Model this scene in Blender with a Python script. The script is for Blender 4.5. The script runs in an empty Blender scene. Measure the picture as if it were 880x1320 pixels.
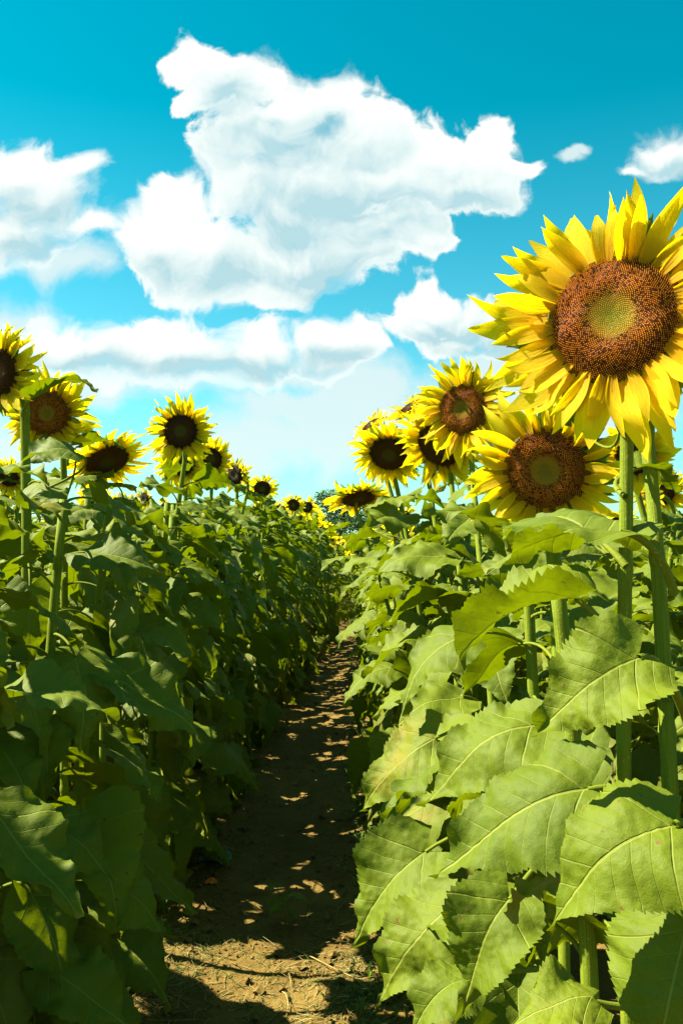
import bpy, math, random
import numpy as np
from mathutils import Vector, Matrix, Quaternion, noise as mnoise

# ------------------------------------------------------------------ camera, world, sun, exposure
scene = bpy.context.scene
COL = scene.collection
CAM_H = 1.45
F_PX = 1100.0
PITCH = math.atan(40 / F_PX)
YAW = math.atan(8 / F_PX)
cam_data = bpy.data.cameras.new('camera')
cam = bpy.data.objects.new('camera', cam_data)
COL.objects.link(cam)
cam_data.sensor_fit = 'VERTICAL'
cam_data.sensor_height = 36
cam_data.lens = 36 * F_PX / 1320
cam_data.clip_start = 0.02
cam_data.clip_end = 3000
cam.location = (0, 0, CAM_H)
cam.rotation_euler = (math.pi / 2 + PITCH, 0, YAW)
scene.camera = cam
CAM_R = cam.rotation_euler.to_matrix()

scene.view_settings.view_transform = 'Standard'
scene.view_settings.look = 'None'
scene.view_settings.exposure = 2.2
scene.view_settings.gamma = 1.0
scene.cycles.max_bounces = 8
scene.cycles.diffuse_bounces = 2

SUN_DIR = Vector((-0.74, 0.12, 0.84)).normalized()      # towards the sun
sun_data = bpy.data.lights.new('sun', 'SUN')
sun_data.energy = 5.0
sun_data.angle = math.radians(0.5)
sun_data.color = (1.0, 0.92, 0.74)
sun = bpy.data.objects.new('sun', sun_data)
COL.objects.link(sun)
sun.rotation_euler = SUN_DIR.to_track_quat('Z', 'Y').to_euler()
SUN_EL = math.asin(SUN_DIR.z)
SUN_AZ = math.atan2(SUN_DIR.x, SUN_DIR.y)


def ray(px, py):
    return (CAM_R @ Vector(((px - 440) / F_PX, (660 - py) / F_PX, -1.0)))


def at(px, py, D):
    r = ray(px, py)
    return Vector((0, 0, CAM_H)) + r * (D / r.y)


def build_world():
    w = bpy.data.worlds.new('World')
    scene.world = w
    w.use_nodes = True
    nt = w.node_tree
    nt.nodes.clear()
    N, L = nt.nodes, nt.links

    def val(x):
        return x

    def math_(op, a, b=None, c=None, clamp=False, tree=nt):
        n = tree.nodes.new('ShaderNodeMath')
        n.operation = op
        n.use_clamp = clamp
        for i, v in enumerate((a, b, c)):
            if v is None:
                continue
            if isinstance(v, (int, float)):
                n.inputs[i].default_value = v
            else:
                tree.links.new(v, n.inputs[i])
        return n.outputs[0]

    def blob_group(name, blobs):
        g = bpy.data.node_groups.new(name, 'ShaderNodeTree')
        g.interface.new_socket('P', in_out='INPUT', socket_type='NodeSocketVector')
        g.interface.new_socket('D', in_out='OUTPUT', socket_type='NodeSocketFloat')
        gi = g.nodes.new('NodeGroupInput')
        go = g.nodes.new('NodeGroupOutput')
        cur = None
        for (px, py, rx, ry) in blobs:
            r = ray(px, py)
            u, v = r.x / r.y, r.z / r.y
            iu, iv = F_PX / rx, F_PX / ry
            m = g.nodes.new('ShaderNodeVectorMath')
            m.operation = 'MULTIPLY_ADD'
            g.links.new(gi.outputs[0], m.inputs[0])
            m.inputs[1].default_value = (iu, iv, 0)
            m.inputs[2].default_value = (-u * iu, -v * iv, 0)
            ln = g.nodes.new('ShaderNodeVectorMath')
            ln.operation = 'LENGTH'
            g.links.new(m.outputs[0], ln.inputs[0])
            if cur is None:
                cur = ln.outputs['Value']
            else:
                cur = math_('SMOOTH_MIN', cur, ln.outputs['Value'], 0.35, tree=g)
        g.links.new(cur, go.inputs[0])
        return g

    thick = [(246, 74, 44, 34), (285, 95, 52, 46), (335, 105, 58, 50), (400, 130, 62, 52), (320, 165, 50, 40),
             (465, 172, 62, 46), (550, 200, 68, 46), (625, 198, 46, 40), (665, 218, 36, 16), (240, 130, 24, 14),
             (400, 225, 120, 70), (315, 240, 62, 55), (225, 262, 46, 32), (195, 318, 56, 42),
             (265, 335, 96, 56), (380, 335, 110, 58), (480, 290, 85, 55), (540, 312, 36, 22), (600, 240, 70, 36), (500, 225, 90, 45), (380, 280, 80, 50), (330, 200, 70, 60),
             (340, 372, 75, 24), (410, 362, 60, 24),
             (25, 228, 52, 42), (65, 262, 64, 50), (15, 305, 62, 58), (108, 218, 40, 18), (112, 292, 34, 18),
             (75, 446, 80, 36), (165, 446, 90, 48), (205, 462, 90, 40), (300, 465, 90, 40), (245, 448, 85, 44), (335, 455, 75, 46), (420, 445, 62, 40),
             (548, 396, 58, 30), (528, 414, 42, 30), (600, 412, 58, 36), (585, 440, 70, 26), (660, 430, 60, 46),
             (862, 205, 46, 30), (828, 218, 26, 10)]
    thin = [(738, 201, 17, 7), (752, 193, 12, 7), (200, 482, 170, 26), (370, 480, 90, 22), (380, 525, 75, 26), (440, 532, 48, 26), (350, 570, 90, 30), (430, 560, 70, 40), (470, 500, 60, 40),
            (640, 480, 60, 40), (480, 535, 40, 22), (100, 500, 90, 26), (300, 590, 90, 20), (720, 520, 120, 60),
            (20, 440, 60, 40), (30, 570, 70, 30), (60, 340, 60, 20)]
    g1 = blob_group('cloud_cores', thick)
    g2 = blob_group('cloud_veils', thin)
    g3 = blob_group('cloud_bases', [(385, 195, 105, 34), (300, 130, 34, 44), (470, 268, 120, 46), (390, 290, 80, 40), (300, 352, 110, 22), (220, 345, 50, 22),
                                    (420, 350, 90, 26), (590, 262, 62, 34), (40, 268, 60, 26), (30, 320, 50, 20), (575, 425, 62, 26),
                                    (120, 472, 90, 14), (300, 478, 120, 14), (430, 462, 50, 12), (660, 450, 50, 24), (860, 216, 40, 12)])

    tc = N.new('ShaderNodeTexCoord')
    sep = N.new('ShaderNodeSeparateXYZ')
    L.new(tc.outputs['Generated'], sep.inputs[0])
    yy = math_('MAXIMUM', sep.outputs['Y'], 0.05)
    u = math_('DIVIDE', sep.outputs['X'], yy)
    v = math_('DIVIDE', sep.outputs['Z'], yy)
    comb = N.new('ShaderNodeCombineXYZ')
    L.new(u, comb.inputs[0]); L.new(v, comb.inputs[1])

    def vmath(op, a, b):
        n = N.new('ShaderNodeVectorMath'); n.operation = op
        for i, q in enumerate((a, b)):
            if isinstance(q, tuple):
                n.inputs[i].default_value = q
            else:
                L.new(q, n.inputs[i])
        return n.outputs[0]

    def noise_(vec, scale, detail, rough=0.6, dist=0.0):
        n = N.new('ShaderNodeTexNoise')
        n.inputs['Scale'].default_value = scale
        if vec is not tc.outputs['Generated']:
            n.noise_dimensions = '2D'
        n.inputs['Detail'].default_value = detail
        n.inputs['Roughness'].default_value = rough
        n.inputs['Distortion'].default_value = dist
        L.new(vec, n.inputs['Vector'])
        return n

    # slow warp so the lobes are not ellipses, then a finer one for ragged rims
    def warped(vec, scale, amount, detail):
        wn = noise_(vec, scale, detail, 0.6)
        wv = vmath('SCALE', vmath('SUBTRACT', wn.outputs['Color'], (0.5, 0.5, 0.5)), (0, 0, 0))
        wv.node.inputs['Scale'].default_value = amount
        return vmath('ADD', vec, wv)
    p0 = warped(warped(comb.outputs[0], 7.0, 0.07, 2.0), 30.0, 0.015, 6.0)

    def puffs(vec, scale, detail):
        n = N.new('ShaderNodeTexVoronoi')
        n.voronoi_dimensions = '2D'
        n.feature = 'F1'
        n.normalize = True
        n.inputs['Scale'].default_value = scale
        n.inputs['Detail'].default_value = detail
        n.inputs['Roughness'].default_value = 0.55
        L.new(vec, n.inputs['Vector'])
        return math_('SUBTRACT', 0.5, n.outputs['Distance'])

    def field(pos, group, amp=1.6):
        gn = N.new('ShaderNodeGroup'); gn.node_tree = group
        L.new(pos, gn.inputs[0])
        d = math_('MAXIMUM', math_('SUBTRACT', 1.0, gn.outputs[0]), -1.4)
        nz = noise_(pos, 12.0, 9.0, 0.60)
        a = math_('MULTIPLY', math_('SUBTRACT', nz.outputs['Fac'], 0.45), amp)
        b_ = math_('MULTIPLY', puffs(pos, 15.0, 3.0), 1.1)
        return math_('ADD', math_('ADD', d, a), math_('SUBTRACT', b_, 0.10))

    f0 = field(p0, g1)
    fs = field(vmath('ADD', p0, (-0.007, 0.010, 0)), g1)
    gn1 = N.new('ShaderNodeGroup'); gn1.node_tree = g3
    L.new(p0, gn1.inputs[0])
    nlow = noise_(p0, 8.0, 6.0, 0.6)
    f1 = math_('ADD', math_('SUBTRACT', 1.0, gn1.outputs[0]), math_('MULTIPLY', math_('SUBTRACT', nlow.outputs['Fac'], 0.5), 1.2))
    ft = field(p0, g2)

    def ramp(x, lo, hi, smooth=True):
        m = N.new('ShaderNodeMapRange')
        m.interpolation_type = 'SMOOTHSTEP' if smooth else 'LINEAR'
        m.inputs['From Min'].default_value = lo
        m.inputs['From Max'].default_value = hi
        L.new(x, m.inputs['Value'])
        return m.outputs['Result']

    front = ramp(sep.outputs['Y'], 0.06, 0.2)
    mr = ramp(f0, 0.0, 0.34)
    soft = math_('MULTIPLY_ADD', ramp(noise_(comb.outputs[0], 4.0, 2.0).outputs['Fac'], 0.35, 0.65), 0.55, 0.26)
    L.new(soft, mr.node.inputs['From Max'])
    cov = math_('MULTIPLY', mr, front)
    veil = math_('MULTIPLY', math_('MULTIPLY', ramp(ft, -0.6, 0.6), 0.85), front)
    # clouds outside the picture: the same sort of broken cumulus, from noise over the dome
    n3 = noise_(tc.outputs['Generated'], 2.6, 7.0, 0.6)
    outu = ramp(math_('ABSOLUTE', u), 0.44, 0.62)
    outv = ramp(v, 0.70, 0.85)
    outb = math_('SUBTRACT', 1.0, front)
    outside = math_('MAXIMUM', math_('MAXIMUM', outu, outv), outb)
    upm = ramp(sep.outputs['Z'], 0.03, 0.2)
    cov3 = math_('MULTIPLY', math_('MULTIPLY', ramp(n3.outputs['Fac'], 0.54, 0.66), outside), upm)
    grey3 = ramp(n3.outputs['Fac'], 0.60, 0.78)
    cover = math_('MAXIMUM', math_('MAXIMUM', cov, veil), cov3)
    lump = math_('MULTIPLY', math_('SUBTRACT', fs, f0), 0.75)        # side of each billow turned from the sun
    grey = math_('MULTIPLY', ramp(f1, -1.2, 1.1), 1.0)
    grey = math_('ADD', grey, math_('MULTIPLY', lump, math_('ADD', 0.35, grey)), clamp=True)
    grey = math_('MULTIPLY', grey, ramp(f0, 0.05, 0.45))
    grey = math_('MAXIMUM', grey, math_('MULTIPLY', grey3, outside))
    # veils are greyer than heaps
    vg = math_('MULTIPLY', math_('SUBTRACT', 1.0, ramp(f0, 0.0, 0.3)), 0.45)
    grey = math_('MAXIMUM', grey, vg)

    sky = N.new('ShaderNodeTexSky')
    sky.sky_type = 'NISHITA'
    sky.sun_disc = False
    sky.sun_elevation = SUN_EL
    sky.sun_rotation = SUN_AZ
    sky.air_density = 1.2
    sky.dust_density = 0.4
    sky.ozone_density = 1.5
    # the photograph's processing turns the blue of the air to cyan
    s2 = N.new('ShaderNodeSeparateColor'); L.new(sky.outputs[0], s2.inputs[0])
    cc = N.new('ShaderNodeCombineColor')
    elev = ramp(sep.outputs['Z'], 0.06, 0.46, False)
    inv = math_('SUBTRACT', 1.0, elev)
    L.new(math_('MULTIPLY', s2.outputs[0], math_('MULTIPLY', math_('POWER', inv, 1.2), 0.42)), cc.inputs[0])
    L.new(math_('MULTIPLY', s2.outputs[1], math_('ADD', 0.68, math_('MULTIPLY', math_('POWER', inv, 0.8), 0.17))), cc.inputs[1])
    L.new(math_('MULTIPLY', s2.outputs[2], math_('ADD', 0.59, math_('MULTIPLY', math_('POWER', inv, 0.8), 0.22))), cc.inputs[2])

    mixg = N.new('ShaderNodeMix'); mixg.data_type = 'RGBA'
    mixg.inputs[6].default_value = (4.7, 4.85, 4.6, 1)
    mixg.inputs[7].default_value = (2.15, 3.25, 3.5, 1)
    L.new(grey, mixg.inputs[0])
    mixc = N.new('ShaderNodeMix'); mixc.data_type = 'RGBA'
    L.new(cover, mixc.inputs[0])
    L.new(cc.outputs[0], mixc.inputs[6])
    L.new(mixg.outputs[2], mixc.inputs[7])
    bg = N.new('ShaderNodeBackground')
    bg.inputs['Strength'].default_value = 0.05
    L.new(mixc.outputs[2], bg.inputs['Color'])
    out = N.new('ShaderNodeOutputWorld')
    L.new(bg.outputs[0], out.inputs['Surface'])
    w.cycles.sampling_method = 'MANUAL'
    w.cycles.sample_map_resolution = 256


build_world()

# ------------------------------------------------------------------ terrain
ROW_R, ROW_L = 0.42, -0.92


def drop(y):
    if y <= 10.5:
        return 0.0
    if y <= 30:
        return 0.0038 * (y - 10.5) ** 2
    t = min((y - 30) / 16.0, 1.0)
    return 1.445 + 0.148 * 16 * (t - t * t / 2)


def bend(y):
    if y <= 8.5:
        return 0.0
    return 0.0023 * (y - 8.5) ** 2 if y < 34 else 0.0023 * 650.25 + 0.1173 * (y - 34)


def drift(y):
    # the left row closes in on the path further on
    return 0.034 * (min(max(y, 4.0), 11.5) - 4.0)


def soil(x, y):
    """height of the ground surface"""
    z = -drop(y)
    xr = x - bend(y)
    if y < 60:
        # furrow along the path, ridges under the rows
        z += -0.035 * math.exp(-((xr + 0.27) / 0.33) ** 2) + 0.03 * math.exp(-((xr + 0.95) / 0.22) ** 2) + 0.03 * math.exp(-((xr - 0.42) / 0.22) ** 2)
    if -2 < y < 22 and -4 < x < 4:
        z += 0.022 * mnoise.noise(Vector((x * 2.1, y * 2.1, 0)))
        z += 0.014 * mnoise.noise(Vector((x * 7, y * 7, 3)))
        a = mnoise.noise(Vector((x * 22, y * 22, 7)))
        z += 0.007 * a + 0.004 * mnoise.noise(Vector((x * 55, y * 55, 11)))
    return z


# ------------------------------------------------------------------ materials
def new_mat(name):
    m = bpy.data.materials.new(name)
    m.use_nodes = True
    m.node_tree.nodes.clear()
    return m, m.node_tree.nodes, m.node_tree.links


def nd(N, t, **kw):
    n = N.new(t)
    for k, v in kw.items():
        setattr(n, k, v)
    return n


class G:
    """tiny node helper"""
    def __init__(s, name):
        s.m, s.N, s.L = new_mat(name)

    def put(s, sock, v):
        if isinstance(v, (int, float)):
            sock.default_value = v
        elif isinstance(v, tuple):
            sock.default_value = v if len(v) == 4 or sock.type == 'VECTOR' else (*v, 1)
        else:
            s.L.new(v, sock)

    def math(s, op, a, b=None, c=None, clamp=False):
        n = nd(s.N, 'ShaderNodeMath', operation=op, use_clamp=clamp)
        for i, v in enumerate((a, b, c)):
            if v is not None:
                s.put(n.inputs[i], v)
        return n.outputs[0]

    def mix(s, f, a, b, blend='MIX'):
        n = nd(s.N, 'ShaderNodeMix', data_type='RGBA', blend_type=blend)
        s.put(n.inputs[0], f); s.put(n.inputs[6], a); s.put(n.inputs[7], b)
        return n.outputs[2]

    def noise(s, vec, scale, detail=3, rough=0.55, dist=0):
        n = nd(s.N, 'ShaderNodeTexNoise')
        n.inputs['Scale'].default_value = scale
        n.inputs['Detail'].default_value = detail
        n.inputs['Roughness'].default_value = rough
        n.inputs['Distortion'].default_value = dist
        s.L.new(vec, n.inputs['Vector'])
        return n.outputs['Fac']

    def step(s, x, lo, hi):
        m = nd(s.N, 'ShaderNodeMapRange', interpolation_type='SMOOTHSTEP')
        m.inputs['From Min'].default_value = lo
        m.inputs['From Max'].default_value = hi
        s.put(m.inputs['Value'], x)
        return m.outputs['Result']

    def obj(s):
        return s.N.new('ShaderNodeTexCoord').outputs['Object']

    def uv(s):
        sp = s.N.new('ShaderNodeSeparateXYZ')
        s.L.new(s.N.new('ShaderNodeTexCoord').outputs['UV'], sp.inputs[0])
        return sp.outputs['X'], sp.outputs['Y']

    def rnd(s):
        return s.N.new('ShaderNodeObjectInfo').outputs['Random']

    def bump(s, h, strength, dist=0.002):
        b = s.N.new('ShaderNodeBump')
        b.inputs['Strength'].default_value = strength
        b.inputs['Distance'].default_value = dist
        s.L.new(h, b.inputs['Height'])
        return b.outputs[0]

    def finish(s, col, rough=0.6, spec=0.3, trans=None, tfac=0.0, normal=None, sheen=0.0):
        p = s.N.new('ShaderNodeBsdfPrincipled')
        s.put(p.inputs['Base Color'], col)
        s.put(p.inputs['Roughness'], rough)
        p.inputs['Specular IOR Level'].default_value = spec
        if normal is not None:
            s.L.new(normal, p.inputs['Normal'])
        out = s.N.new('ShaderNodeOutputMaterial')
        if trans is None:
            s.L.new(p.outputs[0], out.inputs[0])
        else:
            t = s.N.new('ShaderNodeBsdfTranslucent')
            s.put(t.inputs['Color'], trans)
            if normal is not None:
                s.L.new(normal, t.inputs['Normal'])
            mx = s.N.new('ShaderNodeMixShader')
            s.put(mx.inputs[0], tfac)
            s.L.new(p.outputs[0], mx.inputs[1]); s.L.new(t.outputs[0], mx.inputs[2])
            s.L.new(mx.outputs[0], out.inputs[0])
        return s.m


def mat_leaf(name, c1, c2, tr, yellow=0.0):
    g = G(name)
    u, q = g.uv()
    o = g.obj()
    au = g.math('ABSOLUTE', u)
    # midrib and side veins from leaf coordinates: u across, q along each side vein
    mid = g.math('SUBTRACT', 1.0, g.step(au, 0.004, 0.011))
    q = g.math('ADD', q, g.math('MULTIPLY', g.math('SUBTRACT', g.noise(o, 16, 2), 0.5), 0.035))
    pp = g.math('PINGPONG', g.math('SUBTRACT', q, 0.02), 0.07)
    wv = g.math('SUBTRACT', 0.008, g.math('MULTIPLY', au, 0.012))
    side = g.math('SUBTRACT', 1.0, g.math('DIVIDE', pp, g.math('MAXIMUM', wv, 0.002), clamp=True))
    side = g.math('MULTIPLY', side, 0.42)
    base_v = g.math('SUBTRACT', 1.0, g.math('DIVIDE', g.math('ABSOLUTE', g.math('SUBTRACT', q, 0.02)), 0.010, clamp=True))
    vein = g.math('MAXIMUM', g.math('MAXIMUM', mid, side), base_v)
    net = nd(g.N, 'ShaderNodeTexVoronoi', feature='DISTANCE_TO_EDGE')
    net.inputs['Scale'].default_value = 330
    g.L.new(o, net.inputs['Vector'])
    netv = g.step(net.outputs['Distance'], 0.0, 0.12)
    n1 = g.noise(o, 14, 4)
    n2 = g.noise(o, 90, 5, 0.7)
    r = g.rnd()
    f = g.math('ADD', g.math('MULTIPLY', g.step(n1, 0.2, 0.8), 0.3), g.math('MULTIPLY', r, 0.7))
    col = g.mix(f, c1, c2)
    col = g.mix(g.math('MULTIPLY', g.step(n2, 0.35, 0.7), 0.25), col, (c2[0] * 1.15, c2[1] * 1.1, c2[2]))
    col = g.mix(g.math('MULTIPLY', g.math('SUBTRACT', 1.0, netv), 0.20), col, (c2[0] * 1.5, c2[1] * 1.35, c2[2] * 1.3))
    col = g.mix(g.math('MULTIPLY', vein, 0.7), col, (0.21, 0.23, 0.035))
    # yellowing and small brown necrotic marks on some leaves
    old = g.math('MULTIPLY', g.step(r, 0.90, 1.0), g.step(g.noise(o, 9, 4), 0.5, 0.68))
    col = g.mix(g.math('MULTIPLY', old, 0.55), col, (0.19, 0.14, 0.018))
    sp = g.noise(o, 85, 2, 0.5)
    spot = g.math('MULTIPLY', g.step(sp, 0.69, 0.73), g.step(g.noise(o, 12, 2), 0.45, 0.62))
    col = g.mix(spot, col, (0.11, 0.06, 0.02))
    geo = g.N.new('ShaderNodeNewGeometry')
    col = g.mix(g.math('MULTIPLY', geo.outputs['Backfacing'], 0.45), col, (c2[0] * 1.3, c2[1] * 1.1, c2[2] * 2.0))
    trc = g.mix(vein, tr, (tr[0] * 0.6, tr[1] * 0.6, tr[2]))
    trc = g.mix(spot, trc, (0.05, 0.03, 0.01))
    h = g.math('ADD', g.math('MULTIPLY', vein, -0.6), g.math('ADD', g.math('MULTIPLY', netv, 0.04), g.math('MULTIPLY', n2, 0.5)))
    nrm = g.bump(g.math('ADD', h, g.math('MULTIPLY', g.noise(o, 32, 4, 0.6), 1.1)), 0.7, 0.0028)
    return g.finish(col, 0.62, 0.16, trc, 0.22, nrm)


def mat_petal():
    g = G('petal')
    u, v = g.uv()          # u along, v across
    o = g.obj()
    comb = g.N.new('ShaderNodeCombineXYZ')
    g.L.new(g.math('MULTIPLY', u, 1.2), comb.inputs[0]); g.L.new(g.math('MULTIPLY', v, 14), comb.inputs[1])
    st = g.noise(comb.outputs[0], 2.2, 3)
    r = g.rnd()
    col = g.mix(g.step(u, 0.0, 0.55), (0.70, 0.41, 0.003), (0.76, 0.56, 0.005))
    col = g.mix(g.math('MULTIPLY', g.step(st, 0.4, 0.7), 0.5), col, (0.72, 0.49, 0.003))
    col = g.mix(g.math('MULTIPLY', r, 0.4), col, (0.76, 0.54, 0.003))
    tr = g.mix(g.step(u, 0.0, 0.5), (0.96, 0.58, 0.002), (0.98, 0.77, 0.004))
    return g.finish(col, 0.6, 0.15, tr, 0.62, g.bump(st, 0.8, 0.0018))


def mat_stem(name, c1, c2, uvs=24):
    g = G(name)
    u, v = g.uv()          # u around, v along in metres
    o = g.obj()
    comb = g.N.new('ShaderNodeCombineXYZ')
    g.L.new(g.math('MULTIPLY', u, float(uvs)), comb.inputs[0]); g.L.new(g.math('MULTIPLY', v, 5.0), comb.inputs[1])
    st = g.noise(comb.outputs[0], 1.0, 3)
    n = g.noise(o, 260, 2)
    col = g.mix(g.step(st, 0.35, 0.68), c1, c2)
    col = g.mix(g.math('MULTIPLY', g.step(n, 0.62, 0.74), 0.5), col, (0.36, 0.42, 0.14))
    blot = g.step(g.noise(o, 22, 4), 0.58, 0.72)
    col = g.mix(g.math('MULTIPLY', blot, 0.4), col, (c1[0] * 0.6, c1[1] * 0.65, c1[2] * 0.6))
    h = g.math('ADD', st, g.math('MULTIPLY', n, 0.6))
    return g.finish(col, 0.7, 0.10, (0.2, 0.28, 0.01), 0.15, g.bump(h, 0.6, 0.002))


def mat_disc(name, green, ring, outer, gap):
    """radial colouring of the seed disc; u = radius 0..1"""
    g = G(name)
    u, v = g.uv()
    o = g.obj()
    vor = nd(g.N, 'ShaderNodeTexVoronoi', feature='F1')
    vor.inputs['Scale'].default_value = 330
    g.L.new(o, vor.inputs['Vector'])
    uu = g.math('ADD', u, g.math('MULTIPLY', g.math('SUBTRACT', g.noise(o, 40, 3), 0.5), 0.14))
    col = g.mix(g.step(uu, 0.26, 0.46), green, ring)
    col = g.mix(g.step(uu, 0.66, 0.92), col, outer)
    dark = g.math('MULTIPLY', g.step(vor.outputs['Distance'], 0.35, 0.75), g.step(uu, 0.25, 0.5))
    col = g.mix(g.math('MULTIPLY', dark, 0.8), col, gap)
    return g.finish(col, 0.75, 0.2, normal=g.bump(vor.outputs['Distance'], 0.9, 0.003))


def mat_simple(name, c1, c2, scale=20, rough=0.8, spec=0.2, bump=0.4, trans=None, tf=0.0, bdist=0.004):
    g = G(name)
    o = g.obj()
    n = g.noise(o, scale, 4)
    r = g.rnd()
    col = g.mix(g.step(n, 0.3, 0.7), c1, c2)
    return g.finish(col, rough, spec, trans, tf, g.bump(g.noise(o, scale * 3, 3), bump, bdist))


def mat_soil():
    g = G('soil')
    o = g.obj()
    n1 = g.noise(o, 1.3, 5)
    n2 = g.noise(o, 9, 5, 0.6)
    n3 = g.noise(o, 60, 4, 0.65)
    col = g.mix(g.step(n1, 0.35, 0.65), (0.1087, 0.0685, 0.0156), (0.1449, 0.0974, 0.0226))
    col = g.mix(g.math('MULTIPLY', g.step(n2, 0.4, 0.72), 0.6), col, (0.0789, 0.0468, 0.0107))
    col = g.mix(g.math('MULTIPLY', g.step(n3, 0.5, 0.75), 0.5), col, (0.1777, 0.1285, 0.0327))
    moss = g.math('MULTIPLY', g.step(g.noise(o, 3.1, 4), 0.58, 0.70), g.step(n3, 0.42, 0.6))
    col = g.mix(g.math('MULTIPLY', moss, 0.6), col, (0.0494, 0.0662, 0.0071))
    h = g.math('ADD', g.math('MULTIPLY', n2, 1.2), n3)
    return g.finish(col, 0.92, 0.1, normal=g.bump(h, 0.9, 0.012))


M_LEAF = mat_leaf('leaf', (0.0522, 0.0847, 0.0034), (0.1015, 0.1344, 0.0048), (0.2173, 0.2932, 0.0007))
M_LEAF_OLD = mat_leaf('leaf_old', (0.0677, 0.0878, 0.0084), (0.1204, 0.1338, 0.0117), (0.2408, 0.2592, 0.0025))
M_PETAL = mat_petal()
M_STEM = mat_stem('stem', (0.1081, 0.1556, 0.0092), (0.1929, 0.2365, 0.0144))
M_STALK = mat_stem('leaf_stalk', (0.1003, 0.1368, 0.0082), (0.1672, 0.1900, 0.0155), 10)
M_BRACT = mat_simple('bract', (0.0304, 0.0684, 0.0076), (0.0608, 0.1064, 0.0122), 60, 0.6, 0.3, 0.4, (0.1900, 0.3192, 0.0152), 0.3)
M_DISC_A = mat_disc('disc_opening', (0.1540, 0.1275, 0.0100), (0.2200, 0.0467, 0.0030), (0.1100, 0.0281, 0.0030), (0.0132, 0.0034, 0.0020))
M_DISC_B = mat_disc('disc_ripe', (0.06, 0.06, 0.006), (0.055, 0.018, 0.003), (0.030, 0.011, 0.003), (0.006, 0.002, 0.001))
M_SOIL = mat_soil()
M_CLOD = mat_simple('clod', (0.0894, 0.0559, 0.0134), (0.1532, 0.1043, 0.0274), 30, 0.95, 0.1, 0.8)
M_STRAW = mat_simple('straw', (0.1672, 0.1292, 0.0342), (0.2736, 0.2280, 0.0684), 30, 0.7, 0.25, 0.3)
M_WEED = mat_simple('weed', (0.0380, 0.0760, 0.0076), (0.0760, 0.1216, 0.0114), 40, 0.6, 0.3, 0.3, (0.2280, 0.3800, 0.0152), 0.35)
M_BARK = mat_simple('bark', (0.0684, 0.0456, 0.0266), (0.1292, 0.0912, 0.0532), 6, 0.9, 0.1, 0.9)
M_TREE = mat_simple('tree_leaf', (0.0106, 0.0380, 0.0152), (0.0274, 0.0646, 0.0198), 0.8, 0.7, 0.2, 0.3, (0.0608, 0.1368, 0.0152), 0.25)
M_PLAST = mat_simple('plastic_film', (0.05, 0.30, 0.30), (0.25, 0.55, 0.52), 14, 0.25, 0.6, 0.5, (0.1, 0.5, 0.5), 0.4)
M_ORANGE = mat_simple('orange_peel', (0.55, 0.13, 0.01), (0.75, 0.25, 0.03), 25, 0.6, 0.3, 0.4)


def mat_florets(name, tipd):
    g = G(name)
    a = nd(g.N, 'ShaderNodeVertexColor', layer_name='tone')
    o = g.obj()
    col = g.mix(g.math('MULTIPLY', g.noise(o, 300, 2), 0.5), a.outputs[0], tipd)
    return g.finish(col, 0.7, 0.2)


M_FLORET = mat_florets('floret', (0.22, 0.09, 0.006))


# ------------------------------------------------------------------ mesh helpers
class MB:
    def __init__(s):
        s.v, s.f, s.m, s.uv, s.mats = [], [], [], [], []
        s.tone = None

    def slot(s, mat):
        if mat not in s.mats:
            s.mats.append(mat)
        return s.mats.index(mat)

    def add(s, verts, faces, mat, uvs=None, tone=None):
        k = s.slot(mat)
        n = len(s.v)
        s.v += [tuple(p) for p in verts]
        s.f += [tuple(i + n for i in f) for f in faces]
        s.m += [k] * len(faces)
        s.uv += list(uvs) if uvs is not None else [(0.0, 0.0)] * len(verts)
        if tone is not None or s.tone is not None:
            if s.tone is None:
                s.tone = [(1, 1, 1, 1)] * n
            s.tone += list(tone) if tone is not None else [(1, 1, 1, 1)] * len(verts)

    def tube(s, pts, rad, sides, mat, cap=True):
        pts = [Vector(p) for p in pts]
        n = len(pts)
        if not hasattr(rad, '__len__'):
            rad = [rad] * n
        up = Vector((0, 0, 1)) if abs((pts[1] - pts[0]).normalized().z) < 0.9 else Vector((1, 0, 0))
        vs, uvs, d = [], [], 0.0
        for i, p in enumerate(pts):
            t = (pts[min(i + 1, n - 1)] - pts[max(i - 1, 0)]).normalized()
            a = t.cross(up)
            a = a.normalized() if a.length > 1e-5 else Vector((1, 0, 0))
            b = t.cross(a)
            up = -b if False else a.cross(t) * 1.0
            if i:
                d += (p - pts[i - 1]).length
            for k in range(sides):
                th = 2 * math.pi * k / sides
                vs.append(p + (a * math.cos(th) + b * math.sin(th)) * rad[i])
                uvs.append((min(k, sides - k) * 2 / sides, d))
        fs = []
        for i in range(n - 1):
            for k in range(sides):
                k2 = (k + 1) % sides
                fs.append((i * sides + k, i * sides + k2, (i + 1) * sides + k2, (i + 1) * sides + k))
        if cap:
            fs.append(tuple(range((n - 1) * sides, n * sides)))
            fs.append(tuple(reversed(range(sides))))
        s.add(vs, fs, mat, uvs)

    def mesh(s, name, smooth=True):
        me = bpy.data.meshes.new(name)
        me.from_pydata(s.v, [], s.f)
        for m in s.mats:
            me.materials.append(m)
        me.polygons.foreach_set('material_index', s.m)
        uvl = me.uv_layers.new(name='UVMap')
        li = np.empty(len(me.loops), dtype=np.int32)
        me.loops.foreach_get('vertex_index', li)
        uvl.data.foreach_set('uv', np.array(s.uv, dtype=np.float32)[li].ravel())
        if s.tone is not None:
            ca = me.color_attributes.new('tone', 'FLOAT_COLOR', 'POINT')
            ca.data.foreach_set('color', np.array(s.tone, dtype=np.float32).ravel())
        if smooth:
            me.polygons.foreach_set('use_smooth', [True] * len(me.polygons))
        me.update()
        return me


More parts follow.
